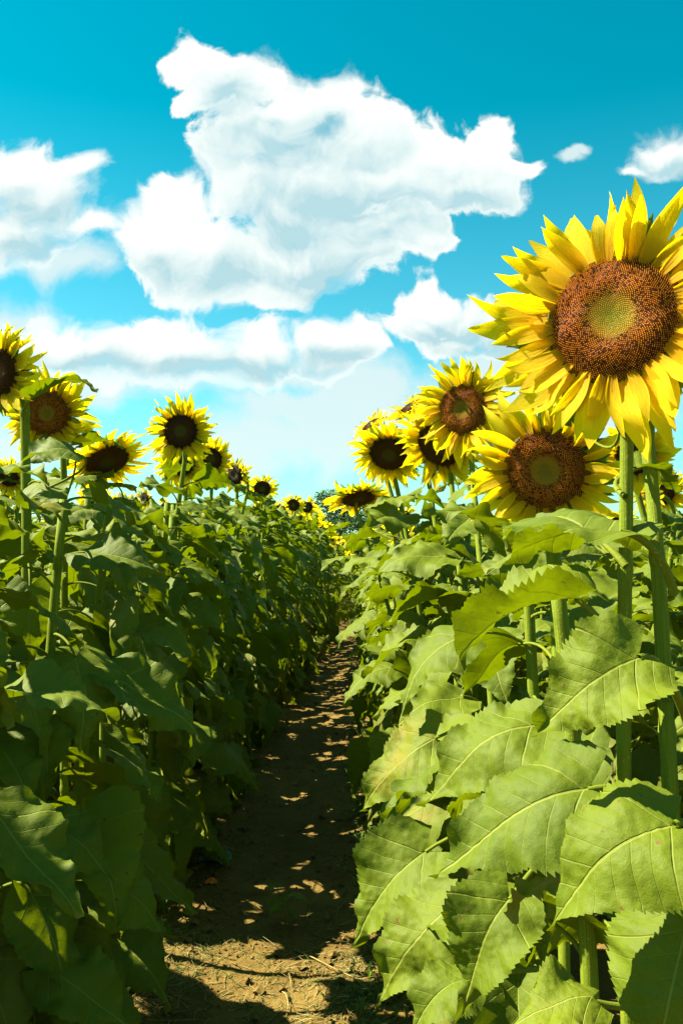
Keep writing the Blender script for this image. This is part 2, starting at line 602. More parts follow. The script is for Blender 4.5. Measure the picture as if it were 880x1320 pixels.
def link(name, data, parent=None, mtx=None):
    o = bpy.data.objects.new(name, data)
    COL.objects.link(o)
    if parent is not None:
        o.parent = parent
    if mtx is not None:
        o.matrix_basis = mtx
    return o


def tag(o, label=None, cat=None, group=None, kind=None):
    if label: o['label'] = label
    if cat: o['category'] = cat
    if group: o['group'] = group
    if kind: o['kind'] = kind
    return o


def bez(p0, p1, p2, n):
    return [p0 * (1 - t) ** 2 + p1 * 2 * t * (1 - t) + p2 * t * t for t in (i / (n - 1) for i in range(n))]


# ------------------------------------------------------------------ leaf blade
_wt = np.array([0, .04, .10, .18, .28, .40, .52, .64, .76, .86, .94, 1.0])
_ww = np.array([.17, .31, .405, .455, .46, .415, .335, .245, .155, .085, .034, .0])
_tt = np.linspace(0, 1, 400)
_wc = np.interp(_tt, _wt, _ww)
_k = np.ones(17) / 17
_ws = np.convolve(np.pad(_wc, 8, mode='edge'), _k, mode='valid')
_ws[-6:] = np.linspace(_ws[-6], 0, 6)


def blade(mb, mid, nrm_hint, L, lod=2, seed=0, fold=0.12, wave=0.02, relief=1.0, wf=1.0, twist=0.0, curl=0.0, mat=None):
    """mid: function t -> Vector along the midrib (t 0..1, arc ~ L); nrm_hint: upper side direction."""
    rs = random.Random(seed)
    nt, ns, teeth = {3: (112, 20, 28), 2: (52, 12, 13), 1: (22, 5, 7), 0: (8, 2, 0)}[lod]
    ph = [rs.uniform(0, 6.28) for _ in range(6)]
    asym = rs.uniform(-0.10, 0.10)
    big = rs.uniform(.02, .055)
    vs, uvs = [], []
    P = []
    T = []
    for i in range(nt + 1):
        t = i / nt
        P.append(mid(t))
        e = 0.01
        T.append((mid(min(t + e, 1)) - mid(max(t - e, 0))).normalized())
    jags = [rs.uniform(0.5, 1.4) for _ in range(teeth + 2)]
    wave *= 1.5
    for i in range(nt + 1):
        t = i / nt
        w = float(np.interp(t, _tt, _ws)) * wf
        for j in range(-ns, ns + 1):
            a = abs(j) / ns
            s_ = math.copysign(a ** 1.15, j) if j else 0.0
            x = s_ * w * (1 + asym * (1 if j > 0 else -1))
            y = t - 0.17 * (1 - t) ** 5 * a ** 1.1
            if teeth:
                fr = (t * teeth + (0.37 if j > 0 else 0)) % 1.0
                tk = int(t * teeth + (0.37 if j > 0 else 0))
                x *= 1 + 0.10 * jags[tk] * ((1 - fr) - 0.5) * a ** 7 * min(1, t * 8 + .3)
                x *= 1 + 0.04 * math.sin(t * 9 + ph[4] + (2 if j > 0 else 0)) * a ** 4
            yy = min(max(y, 0), 1)
            ii = yy * nt
            i0 = min(int(ii), nt - 1)
            fr2 = ii - i0
            p = P[i0].lerp(P[i0 + 1], fr2)
            tg = T[i0].lerp(T[i0 + 1], fr2).normalized()
            if y < 0:
                p = p + T[0] * (y * L)
            lat = tg.cross(nrm_hint)
            lat = lat.normalized() if lat.length > 1e-4 else Vector((1, 0, 0))
            n = lat.cross(tg).normalized()
            if twist:
                qn = Quaternion(tg, twist * t)
                lat, n = qn @ lat, qn @ n
            ax = abs(x)
            q = y - 0.80 * ax + 0.45 * ax * ax
            z = fold * ax + curl * ax * ax * 2.2
            z += wave * (a ** 2.4) * (1.3 * math.sin(t * 8 + ph[0] + (1.7 if j > 0 else 0)) + 0.7 * math.sin(t * 19 + ph[1]) + 0.35 * math.sin(t * 41 + ph[2]))
            z += big * math.sin(x * 8 + ph[2]) * math.sin(t * 6.5 + ph[3]) + big * .5 * math.sin(x * 17 + ph[5]) * math.sin(t * 14 + ph[1]) * a
            if lod >= 1:
                dv = abs((((q - 0.02) / 0.14) + 0.5) % 1.0 - 0.5) * 2      # 0 on a vein, 1 between
                z += relief * 0.0065 * (dv ** 0.7) * min(1, ax * 9) * (1 - a ** 6)
                if lod >= 2:
                    z += relief * 0.0045 * mnoise.noise(Vector((x * 22 + ph[5], y * 22, seed))) + relief * 0.006 * mnoise.noise(Vector((x * 6 + ph[5], y * 6, seed + 9.5)))
            # arc the sides so that width is kept when folded
            vs.append(p + lat * (x * L * (1 - 0.25 * fold * fold)) + n * (z * L))
            uvs.append((x, q))
    W = 2 * ns + 1
    fs = [(i * W + j, i * W + j + 1, (i + 1) * W + j + 1, (i + 1) * W + j) for i in range(nt) for j in range(W - 1)]
    mb.add(vs, fs, mat or M_LEAF, uvs)


def leaf_profile(seed, lp, L, e0, e1, e2, lod, sway=0.0, **kw):
    """Leaf in its own frame: origin at the stem, x outward, z up. Returns (petiole pts, mid function)."""
    def walk(start, ang0, ang1, length, n, y0=0.0, yr=0.0):
        pts, p = [start.copy()], start.copy()
        for i in range(n):
            t = (i + 0.5) / n
            a = ang0 + (ang1 - ang0) * (t ** 0.8)
            b = y0 + yr * t
            p = p + Vector((math.cos(a) * math.cos(b), math.cos(a) * math.sin(b), math.sin(a))) * (length / n)
            pts.append(p.copy())
        return pts
    pet = walk(Vector((0.008, 0, 0)), e0, e1, lp, 8, 0, sway * 0.5)
    midp = walk(pet[-1], e1, e2, L, 24, sway * 0.5, sway)

    def mid(t):
        x = t * 24
        i = min(int(x), 23)
        return midp[i].lerp(midp[i + 1], x - i)
    return pet, mid


R = math.radians
LEAF_LIB = {}


def leaf_library():
    """upper = small and level, middle = large and arching, lower = large and hanging"""
    for lod in (2, 1, 0):
        for kind, count in (('upper', 6), ('middle', 9), ('lower', 7)):
            if lod == 0:
                count = 3
            lst = []
            for k in range(count):
                rs = random.Random(hash((kind == 'upper', kind == 'lower', k)) & 0xffff)
                rs = random.Random(k * 31 + {'upper': 1, 'middle': 2, 'lower': 3}[kind] * 977)
                if kind == 'upper':
                    lp, L, e0, e1, e2 = rs.uniform(.06, .11), rs.uniform(.18, .235), R(rs.uniform(40, 65)), R(rs.uniform(-5, 22)), R(rs.uniform(-45, -12))
                elif kind == 'middle':
                    lp, L, e0, e1, e2 = rs.uniform(.12, .17), rs.uniform(.22, .27), R(rs.uniform(35, 58)), R(rs.uniform(-28, 5)), R(rs.uniform(-75, -42))
                else:
                    lp, L, e0, e1, e2 = rs.uniform(.15, .22), rs.uniform(.24, .30), R(rs.uniform(15, 40)), R(rs.uniform(-55, -25)), R(rs.uniform(-95, -70))
                pet, mid = leaf_profile(k, lp, L, e0, e1, e2, lod, sway=rs.uniform(-.35, .35))
                b = MB()
                hint = Vector((0.35, rs.uniform(-.35, .35), 1)) if kind != 'lower' else Vector((0.8, rs.uniform(-.4, .4), 0.6))
                blade(b, mid, hint, L, lod, seed=k * 7 + 3, fold=rs.uniform(-.12, .42), wave=rs.uniform(.02, .055),
                      wf=rs.uniform(.76, .96), twist=rs.uniform(-.6, .6), curl=rs.uniform(-.5, .35), relief=rs.uniform(.8, 1.5),
                      mat=M_LEAF_OLD if kind == 'lower' and k % 3 == 0 else M_LEAF)
                s = MB()
                rads = [0.0052, .0042, .0036, .0034, .0033, .0032, .0031, .003, .0028]
                s.tube(pet, rads, 7 if lod == 2 else 4, M_STALK, False)
                if lod == 2:
                    lst.append((b.mesh('leaf'), s.mesh('leaf_stalk')))
                else:
                    s2 = b
                    s2.tube(pet, rads, 4 if lod else 3, M_STALK, False)
                    lst.append((s2.mesh('leaf'), None))
            LEAF_LIB[(lod, kind)] = lst


leaf_library()


# ------------------------------------------------------------------ flower head
def petal_into(mb, mtx, n, m, seed, calm=1.0):
    rs = random.Random(seed)
    w = rs.uniform(.102, .152)
    bendz = rs.uniform(-.30, .36)
    tipz = rs.uniform(-.8, 1.1)
    side = rs.uniform(-.30, .30)
    tw = rs.uniform(-2.4, 2.4) * rs.random()
    tw, bendz, side = tw * calm, bendz * (.4 + .6 * calm), side * (.4 + .6 * calm)
    cup = rs.uniform(.05, .35) * calm
    notch = rs.random() < .3
    vs, uvs = [], []
    for i in range(n + 1):
        t = i / n
        prof = (0.50 + 0.50 * math.sin(min(t / .42, 1) * math.pi / 2)) if t < .42 else max(math.cos((t - .42) / .58 * math.pi / 2), 0) ** .95
        ww = w * max(prof, 0.0)
        cx, cz = t - .06 * tipz * tipz * t ** 3, bendz * t * t + tipz * max(t - .6, 0) ** 2 * 2.4
        cy = side * t * t
        for j in range(-m, m + 1):
            s_ = j / m
            a = tw * t * t
            yy = s_ * ww
            zz = cup * ww * s_ * s_ * 0.9 - 0.010 * math.cos(s_ * 3 * math.pi) * (1 - t) * (1 if m > 1 else 0)
            v = Vector((cx + (0.03 * abs(s_) if notch and i == n - 1 else 0), cy + yy * math.cos(a) - zz * math.sin(a), cz + yy * math.sin(a) + zz * math.cos(a)))
            vs.append(mtx @ v)
            uvs.append((t, s_ * .5 + .5 + seed % 7))
    W = 2 * m + 1
    fs = [(i * W + j, i * W + j + 1, (i + 1) * W + j + 1, (i + 1) * W + j) for i in range(n) for j in range(W - 1)]
    mb.add(vs, fs, M_PETAL, uvs)


PETALS = []
for k in range(14):
    b = MB(); petal_into(b, Matrix.Identity(4), 14, 3, 100 + k * 3)
    PETALS.append(b.mesh('petal'))


def disc_profile(r):
    """height of the disc surface at relative radius r (unit R)"""
    return 0.16 * (1 - r * r) + 0.05 * math.exp(-((r - .62) / .22) ** 2) - 0.09 * math.exp(-(r / .30) ** 2)


def disc_into(mb, Rr, mat, rings=10, seg=40):
    vs, uvs = [], []
    for i in range(rings + 1):
        r = i / rings
        for k in range(seg):
            th = 2 * math.pi * k / seg
            vs.append(Vector((r * math.cos(th), r * math.sin(th), disc_profile(r))) * Rr)
            uvs.append((r, k / seg))
    fs = [(i * seg + k, i * seg + (k + 1) % seg, (i + 1) * seg + (k + 1) % seg, (i + 1) * seg + k) for i in range(rings) for k in range(seg)]
    fs = [(f[0], f[3], f[2], f[1]) for f in fs]
    mb.add(vs, fs, mat, uvs)


def florets_mesh(Rr, count, ripe):
    rs = random.Random(5)
    mb = MB()
    ga = math.pi * (3 - math.sqrt(5))
    for i in range(count):
        r = math.sqrt((i + .5) / count) * 1.0
        th = i * ga
        base = Vector((r * math.cos(th), r * math.sin(th), disc_profile(r))) * Rr
        s = Rr * 1.75 / math.sqrt(count) * .5
        rad = Vector((math.cos(th), math.sin(th), 0))
        tang = Vector((-math.sin(th), math.cos(th), 0))
        if r < .34:
            h = s * .7; c = (.36, .36, .016) if not ripe else (.08, .075, .008); s *= .95
        elif r < .70:
            h = s * 1.0; c = (.85, .33, .012) if not ripe else (.10, .033, .004); s *= .72
        else:
            h = s * rs.uniform(1.4, 3.0); c = (.78, .33, .016) if not ripe else (.065, .023, .003); s *= .62
            if rs.random() < .35: c = (.66, .33, .015) if not ripe else (.17, .07, .005)
        if r < .52:      # green heart fading outwards into the opening florets
            k_ = min(max((r - .06 + rs.uniform(-.08, .08)) / .44, 0), 1)
            gc = ((.36, .37, .016) if count > 2500 else (.25, .18, .012)) if not ripe else (.08, .075, .008)
            oc = (.80, .34, .012) if not ripe else (.10, .033, .004)
            c = tuple(a * (1 - k_) + b_ * k_ for a, b_ in zip(gc, oc))
        if not ripe and .36 < r < .90 and rs.random() < .24:
            c = (.03, .010, .004); h *= 1.25
        k = rs.uniform(.8, 1.15)
        c = (c[0] * k, c[1] * k, c[2] * k, 1)
        tip = base + Vector((0, 0, h)) + rad * h * .25 * (r - .3)
        vs = [base + rad * s, base + tang * s, base - rad * s, base - tang * s,
              tip + rad * s * .55, tip + tang * s * .55, tip - rad * s * .55, tip - tang * s * .55]
        fs = [(0, 1, 5, 4), (1, 2, 6, 5), (2, 3, 7, 6), (3, 0, 4, 7), (4, 5, 6, 7)]
        mb.add(vs, fs, M_FLORET, None, [c] * 8)
    return mb.mesh('disc_florets', False)


def receptacle_into(mb, Rr, detail, seed=0):
    """green back of the head with pointed bracts"""
    rs = random.Random(seed)
    seg = 28 if detail else 12
    prof = [(1.01, .02), (1.06, -.05), (.98, -.20), (.70, -.34), (.36, -.42), (.20, -.62)]
    vs, uvs = [], []
    for (r, z) in prof:
        for k in range(seg):
            th = 2 * math.pi * k / seg
            vs.append(Vector((r * math.cos(th), r * math.sin(th), z)) * Rr); uvs.append((k / seg, z))
    fs = [(i * seg + k, (i + 1) * seg + k, (i + 1) * seg + (k + 1) % seg, i * seg + (k + 1) % seg) for i in range(len(prof) - 1) for k in range(seg)]
    mb.add(vs, fs, M_BRACT, uvs)
    nb = 30 if detail else 10
    for k in range(nb):
        th = 2 * math.pi * (k + rs.uniform(-.3, .3)) / nb
        ln = rs.uniform(.55, .95) * Rr
        w = rs.uniform(.13, .19) * Rr
        up = rs.uniform(-.35, .25)
        c, s_ = math.cos(th), math.sin(th)
        rad, tan = Vector((c, s_, 0)), Vector((-s_, c, 0))
        pts = []
        for i, (t, ww) in enumerate(((0, .8), (.35, 1.0), (.7, .5), (1.0, .03))):
            ctr = rad * (Rr * .97 + ln * t * .9) + Vector((0, 0, -.12 * Rr + up * ln * t * t))
            pts += [ctr - tan * w * ww, ctr + Vector((0, 0, -.25 * w)), ctr + tan * w * ww]
        f = []
        for i in range(3):
            for j in range(2):
                f.append((i * 3 + j, i * 3 + j + 1, (i + 1) * 3 + j + 1, (i + 1) * 3 + j))
        mb.add(pts, f, M_BRACT)


UNIT = 0.08
HEAD = {}
for nm, mat in (('opening', M_DISC_A), ('ripe', M_DISC_B)):
    b = MB(); disc_into(b, UNIT, mat, 14, 56); HEAD['disc', nm] = b.mesh('seed_disc')
HEAD['flor', 'hero'] = florets_mesh(UNIT, 3400, False)
HEAD['flor', 'opening'] = florets_mesh(UNIT, 1900, False)
HEAD['flor', 'ripe'] = florets_mesh(UNIT, 1100, True)
b = MB(); receptacle_into(b, UNIT, True); HEAD['rec', 1] = b.mesh('flower_head')
b = MB(); receptacle_into(b, UNIT, False); HEAD['rec', 0] = b.mesh('flower_head')


def ray_matrix(rs, th, inner, R0, ln, droop=0.0):
    tilt = rs.gauss(.17 if inner else -.03, .13)
    z = (0.03 if inner else -0.035) * R0
    # upper petals flop forward a little, lower ones hang
    return (Matrix.Translation((math.cos(th) * R0 * .93, math.sin(th) * R0 * .93, z)) @ Matrix.Rotation(th + rs.gauss(0, .10), 4, 'Z')
            @ Matrix.Rotation(-tilt, 4, 'Y') @ Matrix.Rotation(rs.gauss(0, .3), 4, 'X') @ Matrix.Diagonal((ln, ln * rs.uniform(.9, 1.3), ln, 1)))


def petal_list(rs, R0, n_out=20, n_in=18, lf=1.0):
    out = []
    for k in range(n_out):
        out.append((2 * math.pi * (k + rs.uniform(-.32, .32)) / n_out, False, lf * R0 * rs.uniform(1.00, 1.42)))
    for k in range(n_in):
        out.append((2 * math.pi * (k + .5 + rs.uniform(-.35, .35)) / n_in, True, lf * R0 * rs.uniform(.85, 1.2)))
    return out


CALM = []
for k in range(12):
    b = MB(); petal_into(b, Matrix.Identity(4), 14, 3, 900 + k * 3, .4)
    CALM.append(b.mesh('petal'))

RINGS = []
for v in range(5):
    rs = random.Random(40 + v)
    b = MB()
    for th, inner, ln in petal_list(rs, UNIT, 16, 13):
        petal_into(b, ray_matrix(rs, th, inner, UNIT, ln), 4, 1, rs.randrange(999))
    RINGS.append(b.mesh('petal_ring'))
b = MB(); disc_into(b, UNIT, M_DISC_B, 4, 16); HEAD['disc', 'low'] = b.mesh('seed_disc')


def head_matrix(pos, facing, roll=0.0):
    q = Vector(facing).normalized().to_track_quat('Z', 'Y')
    return Matrix.Translation(pos) @ q.to_matrix().to_4x4() @ Matrix.Rotation(roll, 4, 'Z')


def make_head(root, pos, facing, Rr, style, seed, lod):
    """style: hero / opening / ripe; pos is local to the plant"""
    rs = random.Random(seed)
    sc = Rr / UNIT
    M = head_matrix(pos, facing, rs.uniform(0, 6.28)) @ Matrix.Scale(sc, 4)
    h = link('flower_head', HEAD['rec', 1 if lod == 2 else 0], root, M)
    if lod == 2:
        link('seed_disc', HEAD['disc', 'ripe' if style == 'ripe' else 'opening'], h)
        fl = link('disc_florets', HEAD['flor', style], h)
        fl['kind'] = 'stuff'
        n = (38, 34) if style == 'hero' else (25, 23)
        lf = 1.01 if style == 'hero' else 1.02
        for th, inner, ln in petal_list(rs, UNIT, n[0], n[1], lf):
            link('petal', rs.choice(CALM if style == 'hero' and rs.random() < .75 else PETALS), h, ray_matrix(rs, th, inner, UNIT, ln) @ Matrix.Diagonal((1, 0.98 if style == 'hero' else 1.0, 1, 1)))
    else:
        link('seed_disc', HEAD['disc', 'low'], h)
        link('petal_ring', rs.choice(RINGS), h)
    return h


# ------------------------------------------------------------------ plants
def stem_points(base, head_pos, facing, Rr, rs):
    """from the ground up, then hooking over into the back of the head (all local)"""
    back = head_pos - facing * (Rr * .55)
    neck = back - facing * (0.10 if rs.random() < 2 and Rr < .084 else 0.035) + Vector((0, 0, -0.02))
    elbow = Vector((neck.x, neck.y, neck.z - 0.02))
    lower = Vector((elbow.x * .55, elbow.y * .55, elbow.z * .55))
    pts = []
    wob = rs.uniform(-.012, .012)
    n = 12
    c = Vector((wob, wob, elbow.z * .5))
    for i in range(n):
        t = i / (n - 1)
        p = bez(Vector((0, 0, -0.05)), Vector((elbow.x * .3 + wob, elbow.y * .3, elbow.z * .55)), elbow + Vector((0, 0, -.10)), n)[i]
        p += Vector((math.sin(t * 7 + wob * 300) * .004, math.cos(t * 9) * .004, 0))
        pts.append(p)
    e = pts[-1]
    top = elbow + Vector((0, 0, .035))
    hook = [e * (1 - t) ** 2 + top * 2 * t * (1 - t) + back * t * t for t in (.2, .4, .6, .8, 1.0)]
    return pts + hook


def stem_at(pts, z):
    for a, b_ in zip(pts, pts[1:]):
        if a.z <= z <= b_.z:
            return a.lerp(b_, (z - a.z) / max(b_.z - a.z, 1e-6))
    return max(pts, key=lambda p: p.z)


def put_leaf(root, pts, z, az, lod, kind, scale, rs, tilt=0.0):
    p = stem_at(pts, z)
    lst = LEAF_LIB[(lod, kind)]
    me, st = lst[rs.randrange(len(lst))]
    M = (Matrix.Translation(p) @ Matrix.Rotation(az, 4, 'Z') @ Matrix.Rotation(rs.gauss(tilt, .15), 4, 'Y')
         @ Matrix.Rotation(rs.gauss(0, .24), 4, 'X') @ Matrix.Diagonal((scale, scale * rs.choice((-1, 1)) * rs.uniform(.92, 1.08), scale, 1)))
    o = link('leaf', me, root, M)
    if st is not None:
        link('leaf_stalk', st, o)
    return o


def bristles(pts, rad, n, seed):
    rs = random.Random(seed)
    b = MB()
    m = len(pts) - 1
    for k in range(n):
        f = rs.uniform(.25 * m, m - .01)
        i = int(f)
        p = pts[i].lerp(pts[i + 1], f - i)
        ax = (pts[i + 1] - pts[i]).normalized()
        d = ax.cross(Vector((rs.gauss(0, 1), rs.gauss(0, 1), rs.gauss(0, 1)))).normalized()
        r0 = rad[i] + (rad[i + 1] - rad[i]) * (f - i)
        t = ax.cross(d) * .00022
        a = p + d * r0 * .97
        tip = a + d * rs.uniform(.0012, .0030) + ax * rs.uniform(-.0008, .0008)
        b.add([a - t, a + t, tip], [(0, 1, 2)], M_STALK)
    o = b.mesh('bristles', False)
    return o


COUNT = [0]


def plant(x, y, H=None, head=None, lod=2, seed=0, label='', group=None, leaves=14, toward=None, zmax=None, skip=None, stem_r=.014,
          zlo=.16, leaf_scale=1.0, headless=False, az_ok=None, bare=False):
    """head: (world position, facing, disc radius, style). toward: azimuth the leaves prefer."""
    rs = random.Random(seed)
    gz = soil(x, y) + .0
    root = link('sunflower_plant', None, None, Matrix.Translation((x, y, gz)))
    root.empty_display_size = .1
    tag(root, label, 'sunflower', group)
    COUNT[0] += 1
    if head is None:
        H = H or rs.uniform(1.7, 1.95)
        f = Vector((rs.gauss(-.2, .7), -1, rs.uniform(-1.5, .15))).normalized()
        hp = Vector((rs.gauss(0, .03), rs.gauss(-.04, .03), H))
        Rr, style = rs.uniform(.046, .068), 'ripe'
    else:
        hp, f, Rr, style = head
        hp = hp - Vector((x, y, gz))
        f = Vector(f).normalized()
    pts = stem_points(None, hp, f, Rr, rs)
    n = len(pts)
    b = MB()
    rad = [stem_r * (1.10 - .35 * i / (n - 1)) for i in range(n)]
    rad[-1] = stem_r * 1.0
    sides = {2: 14, 1: 7, 0: 4}[lod]
    if headless:
        pts = pts[:11]; rad = rad[:11]
    b.tube(pts, rad, sides, M_STEM)
    if lod == 2:
        rg_ = random.Random(seed)
        for q_ in range(3, len(pts) - 5, 2):     # swollen joints where leaf stalks leave
            t_ = rg_.random()
            c_ = pts[q_].lerp(pts[q_ + 1], t_)
            ax_ = (pts[q_ + 1] - pts[q_]).normalized() * .016
            rr_ = rad[q_]
            b.tube([c_ - ax_, c_ - ax_ * .4, c_ + ax_ * .3, c_ + ax_], [rr_ * .98, rr_ * 1.13, rr_ * 1.12, rr_ * .97], sides, M_STEM, False)
    st_o = link('stem', b.mesh('stem'), root)
    if lod == 2 and y < 2.6 and not headless:
        link('bristles', bristles(pts, rad, 5000, seed), st_o)['kind'] = 'stuff'
    if not headless:
        make_head(root, hp, f, Rr, style, seed + 5, lod)
    ztop = max(p.z for p in pts) - (.12 if not headless else .0)
    if zmax:
        ztop = min(ztop, zmax - gz)
    az = rs.uniform(0, 6.28)
    lod_l = lod
    for k in range(leaves):
        t = (k + rs.uniform(-.25, .25)) / max(leaves - 1, 1)
        t = min(max(t, 0), 1)
        z = zlo + (ztop - zlo) * t
        az += 2.4 + rs.uniform(-.35, .35)
        a = az
        if toward is not None:
            d = (a - toward + math.pi) % (2 * math.pi) - math.pi
            a = toward + d * .72
        if 2.66 < y < 3.42 and -1.1 < x < -.8 and z < 1.0:
            continue
        if az_ok and not az_ok(a, z + gz):
            continue
        kind = 'upper' if t > .86 else ('middle' if t > .42 else 'lower')
        sc = leaf_scale * (rs.uniform(.85, 1.1) if kind != 'lower' else rs.uniform(.8, 1.05) * (1.15 if toward == 0.0 else 1.0))
        put_leaf(root, pts, z, a, lod_l, kind, sc, rs, (.34 if math.cos(a) > 0 and toward == 0.0 and kind != 'lower' else 0.0))
    if not headless and lod == 2 and not bare:
        for k in range(2):
            put_leaf(root, pts, ztop + .02 + .03 * k, rs.uniform(0, 6.28), lod_l, 'upper', rs.uniform(.45, .7), rs)
    return root, pts


def hero_leaf(root, stem_pt, base, tip, nrm, seed, sag=.03, wf=1.0, fold=.15, wave=.022, twist=0.0, curl=0.0, petr=.0042, old=False, lift=None, lod=3, relief=1.2):
    """a leaf set where the photograph shows it; points in the world"""
    o = root.matrix_basis.translation
    S, B, T = [Vector(p) - o for p in (stem_pt, base, tip)]
    nrm = Vector(nrm).normalized()
    c = (B + T) / 2 + nrm * (sag * 2)
    L = sum((a - b_).length for a, b_ in zip(bez(B, c, T, 10), bez(B, c, T, 10)[1:]))

    def mid(t):
        return B * (1 - t) ** 2 + c * 2 * t * (1 - t) + T * t * t
    b = MB()
    blade(b, mid, nrm, L, lod, seed, fold, wave, relief, wf, twist, curl, M_LEAF_OLD if old else M_LEAF)
    lf = link('leaf', b.mesh('leaf'), root)
    d0 = (c - B).normalized()
    s = MB()
    cc = B - d0 * (B - S).length * .5 if lift is None else (S + B) / 2 + Vector(lift)
    s.tube([S * (1 - t) ** 2 + cc * 2 * t * (1 - t) + B * t * t for t in (i / 11 for i in range(12))],
           [petr * (1.35 - .5 * i / 11) for i in range(12)], 9, M_STALK, False)
    link('leaf_stalk', s.mesh('leaf_stalk'), lf)
    return lf


# ================================================================== SETTING: ground
def ground():
    def axis(lo, hi, step, far, grow=1.35):
        a = list(np.arange(lo, hi + 1e-6, step))
        s = step
        p = hi
        while p < far:
            s *= grow
            p += s
            a.append(p)
        s, p = step, lo
        pre = []
        while p > -far:
            s *= grow
            p -= s
            pre.append(p)
        return pre[::-1] + a
    xs = axis(-1.35, 1.1, .022, 700)
    ys = list(np.arange(1.9, 8, .024)) + list(np.arange(8, 22, .06))
    s, p = .06, 22
    while p < 1500:
        s *= 1.16; p += s; ys.append(p)
    s, p = .03, 1.9
    pre = []
    while p > -300:
        s *= 1.4; p -= s; pre.append(p)
    ys = pre[::-1] + ys
    vs = [(x, y, soil(x, y)) for y in ys for x in xs]
    W = len(xs)
    fs = [(i * W + j, i * W + j + 1, (i + 1) * W + j + 1, (i + 1) * W + j) for i in range(len(ys) - 1) for j in range(W - 1)]
    b = MB(); b.add(vs, fs, M_SOIL)
    tag(link('ground', b.mesh('ground')), 'bare brown earth of the field with the trodden path between the rows', None, None, 'structure')


ground()


# ================================================================== PLANTS: the ones the picture singles out
def H_(px, py, D, face, Rr, style='ripe'):
    return (at(px, py, D), face, Rr, style)


def behind(pt):
    return pt


PATH_R = math.pi              # right row leans to -x (the path)
PATH_L = 0.0

RIGHT = [  # x, y, head, label
]
# --- plant with the big flower
P1, s1 = plant(.372, 1.16, head=H_(790, 410, 1.14, (-.48, -1, .14), .0865, 'hero'), seed=11, stem_r=.0108, leaves=9, zlo=.2, zmax=1.2,
               az_ok=lambda a, z: math.cos(a) > -.1 and math.sin(a) > -.35,
               label='tallest sunflower at the right edge, largest bloom with orange and green centre')
P2, s2 = plant(.415, 1.0, head=H_(880, 420, 1.20, (.1, -1, 0), .052, 'ripe'), seed=21, stem_r=.0118, leaves=8, zlo=.2, zmax=1.15,
               az_ok=lambda a, z: math.cos(a) > .2,
               label='thick green sunflower stalk at the right picture edge, nearest the camera')
P3, s3 = plant(.415, 1.62, head=H_(703, 606, 1.95, (-.42, -1, -.22), .094, 'opening'), seed=31, stem_r=.0115, leaves=12, toward=PATH_R, zmax=1.38,
               az_ok=lambda a, z: not (math.sin(a) < -.3 and z > .9),
               label='sunflower directly below the largest bloom, broad brown disc facing forward')


def W(px, py, D):
    return at(px, py, D)


NV = (-.42, -.52, .68)
# leaves of the nearest plants, where the photograph has them: (plant, stem, base, tip, normal, options)
hl = [
    (P2, W(868, 765, 1.0), W(800, 686, .97), W(624, 738, 1.08), (-.05, .25, 1), dict(sag=.018, fold=.30, wf=.72, wave=.02, lift=(.01, -.01, .03))),
    (P1, W(806, 840, 1.16), W(742, 772, 1.13), W(584, 862, 1.22), (-.25, .10, 1), dict(sag=.028, fold=.34, wf=.85, lift=(0, 0, .012))),
    (P2, W(885, 930, 1.0), W(822, 848, .90), W(690, 950, .93), (-.36, -.72, .52), dict(sag=.012, fold=.30, wf=1.05, wave=.03, lift=(-.01, -.02, .05))),
    (P1, W(822, 1045, 1.15), W(757, 1018, 1.10), W(560, 1132, 1.16), NV, dict(sag=.016, fold=.10, wf=1.0, wave=.018)),
    (P3, W(738, 960, 1.6), W(688, 934, 1.42), W(545, 1040, 1.46), NV, dict(sag=.02, fold=.05, wf=1.05)),
    (P2, W(905, 1075, 1.0), W(868, 1062, .86), W(704, 1200, .90), (-.25, -.55, .75), dict(sag=.02, fold=.02, wf=1.12, curl=-.5, wave=.015)),
    (P2, W(915, 1180, 1.0), W(884, 1192, .87), W(838, 1420, .88), (-.35, -.80, .45), dict(sag=.015, fold=.05, wf=1.15, curl=-.2, relief=1.6)),
    (P3, W(728, 1120, 1.6), W(656, 1160, 1.24), W(596, 1308, 1.24), (-.42, -.75, .45), dict(sag=.02, fold=.12, wf=.95, relief=1.4)),
    (P1, W(812, 1150, 1.16), W(765, 1136, 1.05), W(645, 1172, 1.12), (-.1, -.15, 1), dict(sag=.006, fold=.35, wf=.55, old=True, wave=.04)),
    (P1, W(806, 730, 1.16), W(776, 700, 1.20), W(650, 706, 1.5), (-.1, .0, 1), dict(sag=.02, fold=.2, wf=.9)),
    (P2, W(900, 1280, 1.0), W(760, 1290, .98), W(650, 1345, .98), (-.1, -.35, 1), dict(sag=.015, fold=.1, wf=1.0)),
    (P1, W(806, 640, 1.16), W(828, 602, 1.3), W(870, 640, 1.35), (0, -.4, 1), dict(sag=.01, fold=.1, wf=.9, petr=.003)),
    (P1, W(800, 545, 1.17), W(735, 540, 1.4), W(690, 530, 1.42), (-.1, -.5, 1), dict(sag=.008, fold=.2, wf=.7, petr=.002)),
]
